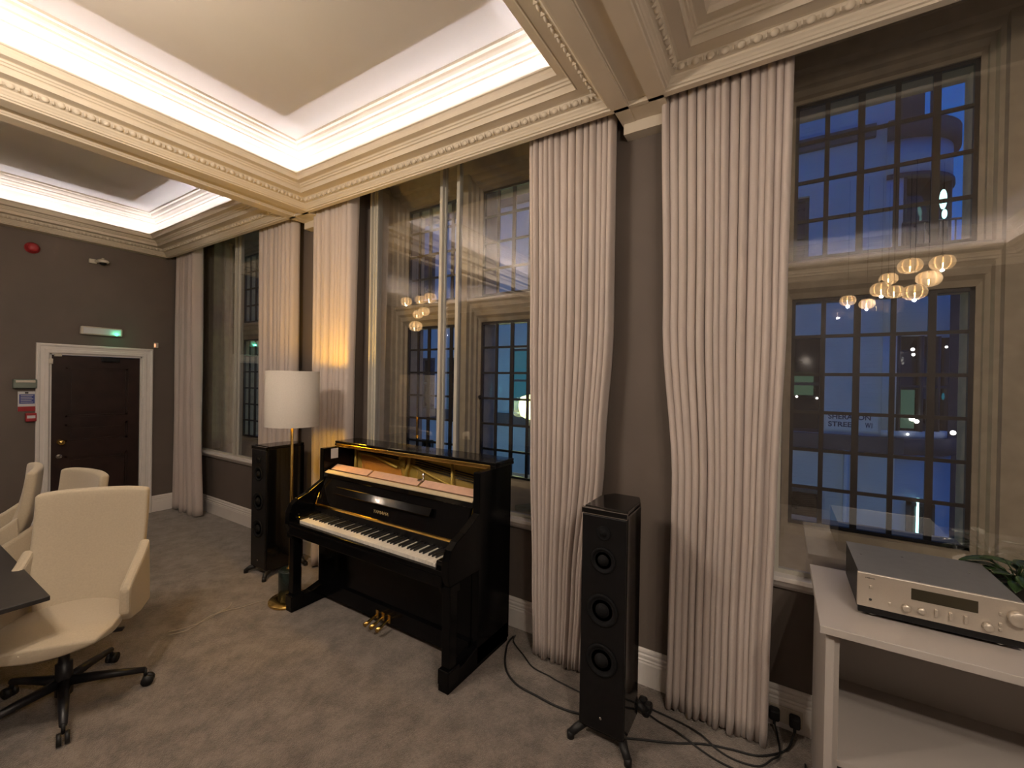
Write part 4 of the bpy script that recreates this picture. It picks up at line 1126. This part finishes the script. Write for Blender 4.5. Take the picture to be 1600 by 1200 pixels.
for (x0, x1, z0, z1, k) in W:
    fr = MB(); f_ = 0.06
    yq = YF + 0.12 if z0 > 0.5 or k == 'door' else YF + 0.0
    if z0 < 0.5 and k != 'door': yq = YF - 0.15
    if k == 'door': yq = 9.86
    fr.box(x0, x0 + f_, yq - 0.03, yq + 0.03, z0, z1).box(x1 - f_, x1, yq - 0.03, yq + 0.03, z0, z1).box(x0, x1, yq - 0.03, yq + 0.03, z0, z0 + f_).box(x0, x1, yq - 0.03, yq + 0.03, z1 - f_, z1)
    fr.box(x0, x1, yq - 0.03, yq + 0.03, (z0 + z1) / 2 - 0.03, (z0 + z1) / 2 + 0.03)
    if x1 - x0 > 0.8: fr.box((x0 + x1) / 2 - 0.02, (x0 + x1) / 2 + 0.02, yq - 0.03, yq + 0.03, z0, z1)
    wn_ = fr.build('facade_window' if k != 'door' else 'entrance', M['winframe'], bd)
    MB().box(x0, x1, yq + 0.03, yq + 0.05, z0, z1).build('pane', M['nightglass'] if k == 'lit' else M['tealglass'] if k == 'teal' else M['nightglass'], wn_)
# lit lamps in the building
MB().cyl((2.02, 9.84, -1.0), (2.02, 9.84, -0.12), 0.018).build('strip_lamp', M['brightlit'], bd)
MB().ball((2.28, 9.98, 4.95), 0.05, 0.05, 0.17).ball((2.30, 9.98, 4.70), 0.035, 0.035, 0.08).build('tower_lamp', M['brightlit'], bd)
MB().box(1.80, 1.98, 9.985, 9.995, 1.05, 1.72).build('tower_lit_panel', M['litglass'], bd)
MB().ball((1.93, 9.93, 2.42), 0.028).ball((1.94, 9.93, 2.33), 0.025).ball((2.35, 9.93, 2.45), 0.02).ball((1.94, 9.93, 1.22), 0.04).ball((2.0, 9.93, 1.18), 0.035).ball((1.89, 9.93, 0.95), 0.02).ball((2.52, 10.2, 1.0), 0.04).build('room_lights', M['whitelit'], bd)
MB().ball((2.33, 9.96, 1.62), 0.02, 0.02, 0.06).build('blue_light', M['tealglass'], bd)
MB().ball((0.08, YF - 0.0, 1.52), 0.03).ball((0.28, YF, 1.55), 0.022).ball((0.60, YF - 0.02, 1.53), 0.02).build('room_lights', M['whitelit'], bd)
MB().box(-0.3, 0.55, YF + 0.125, YF + 0.145, 1.58, 2.02).build('green_blind', M['litglass'], bd)

nb = thing('neighbouring_building', (6, 15, -3.5), 'dark low building beyond the rounded tower, at the right edge of the window', 'building')
MB().box(2.9, 12, 15, 20, -3.5, 4.6).build('wall', M['facade_dark'], nb)
MB().box(2.8, 12, 14.8, 20, 4.6, 4.8).build('roof_edge', M['winframe'], nb)
MB().ball((3.35, 14.9, 0.75), 0.05).ball((3.5, 14.9, 0.9), 0.035).ball((3.3, 14.9, 2.6), 0.03).build('lamp', M['whitelit'], nb)

st_ = thing('street_sign', (1.12, YF - 0.03, 0.93), 'white street name sign with navy letters on the building across the street', 'sign')
MB().box(0.74, 1.50, YF - 0.02, YF, 0.95, 1.30).build('board', M['paper'], st_)
text('SHERATON', 'lettering', M['navy'], st_, (1.09, YF - 0.021, 1.20), (PI / 2, 0, 0), width=0.62, height=0.095, ext=0.003, bold=0.02)
text('STREET', 'lettering', M['navy'], st_, (0.995, YF - 0.021, 1.06), (PI / 2, 0, 0), width=0.43, height=0.095, ext=0.003, bold=0.02)
text('W1', 'lettering', M['navy'], st_, (1.37, YF - 0.021, 1.06), (PI / 2, 0, 0), width=0.10, height=0.095, ext=0.003, bold=0.02)

LPX, LPY, LPZ = -3.43, 6.0, 1.30
sl = thing('street_lamp', (LPX, LPY, -3.5), 'glowing yellow-green street lantern seen through the window behind the piano', 'street lamp')
MB().lathe([(0.09, -3.5), (0.09, -3.2), (0.035, -3.1), (0.03, 1.0), (0.05, 1.12), (0.02, 1.14)], (LPX, LPY, 0), 14).build('post', M['winframe'], sl)
MB().lathe([(0.02, 1.14), (0.13, 1.20), (0.17, 1.36), (0.13, 1.50), (0.02, 1.54)], (LPX, LPY, 0), 20).build('lantern', M['yellowlit'], sl)
point('street_lantern_light', (LPX, LPY - 0.3, 1.35), 25, (0.85, 1.0, 0.45), 0.15)
point('facade_teal_fill', (-6.0, 8.0, 1.5), 18, (0.25, 0.9, 1.0), 0.2)  # cool fill with no fixture, added to tone the facade
for x in (-14, -6, 1.5):      # unseen fill lights, added to turn the facade opposite greyer
    area('facade_fill_light', (x, 3.5, -0.8), (math.radians(100), 0, 0), 0.5, 0.3, 18, (0.75, 0.95, 0.85))
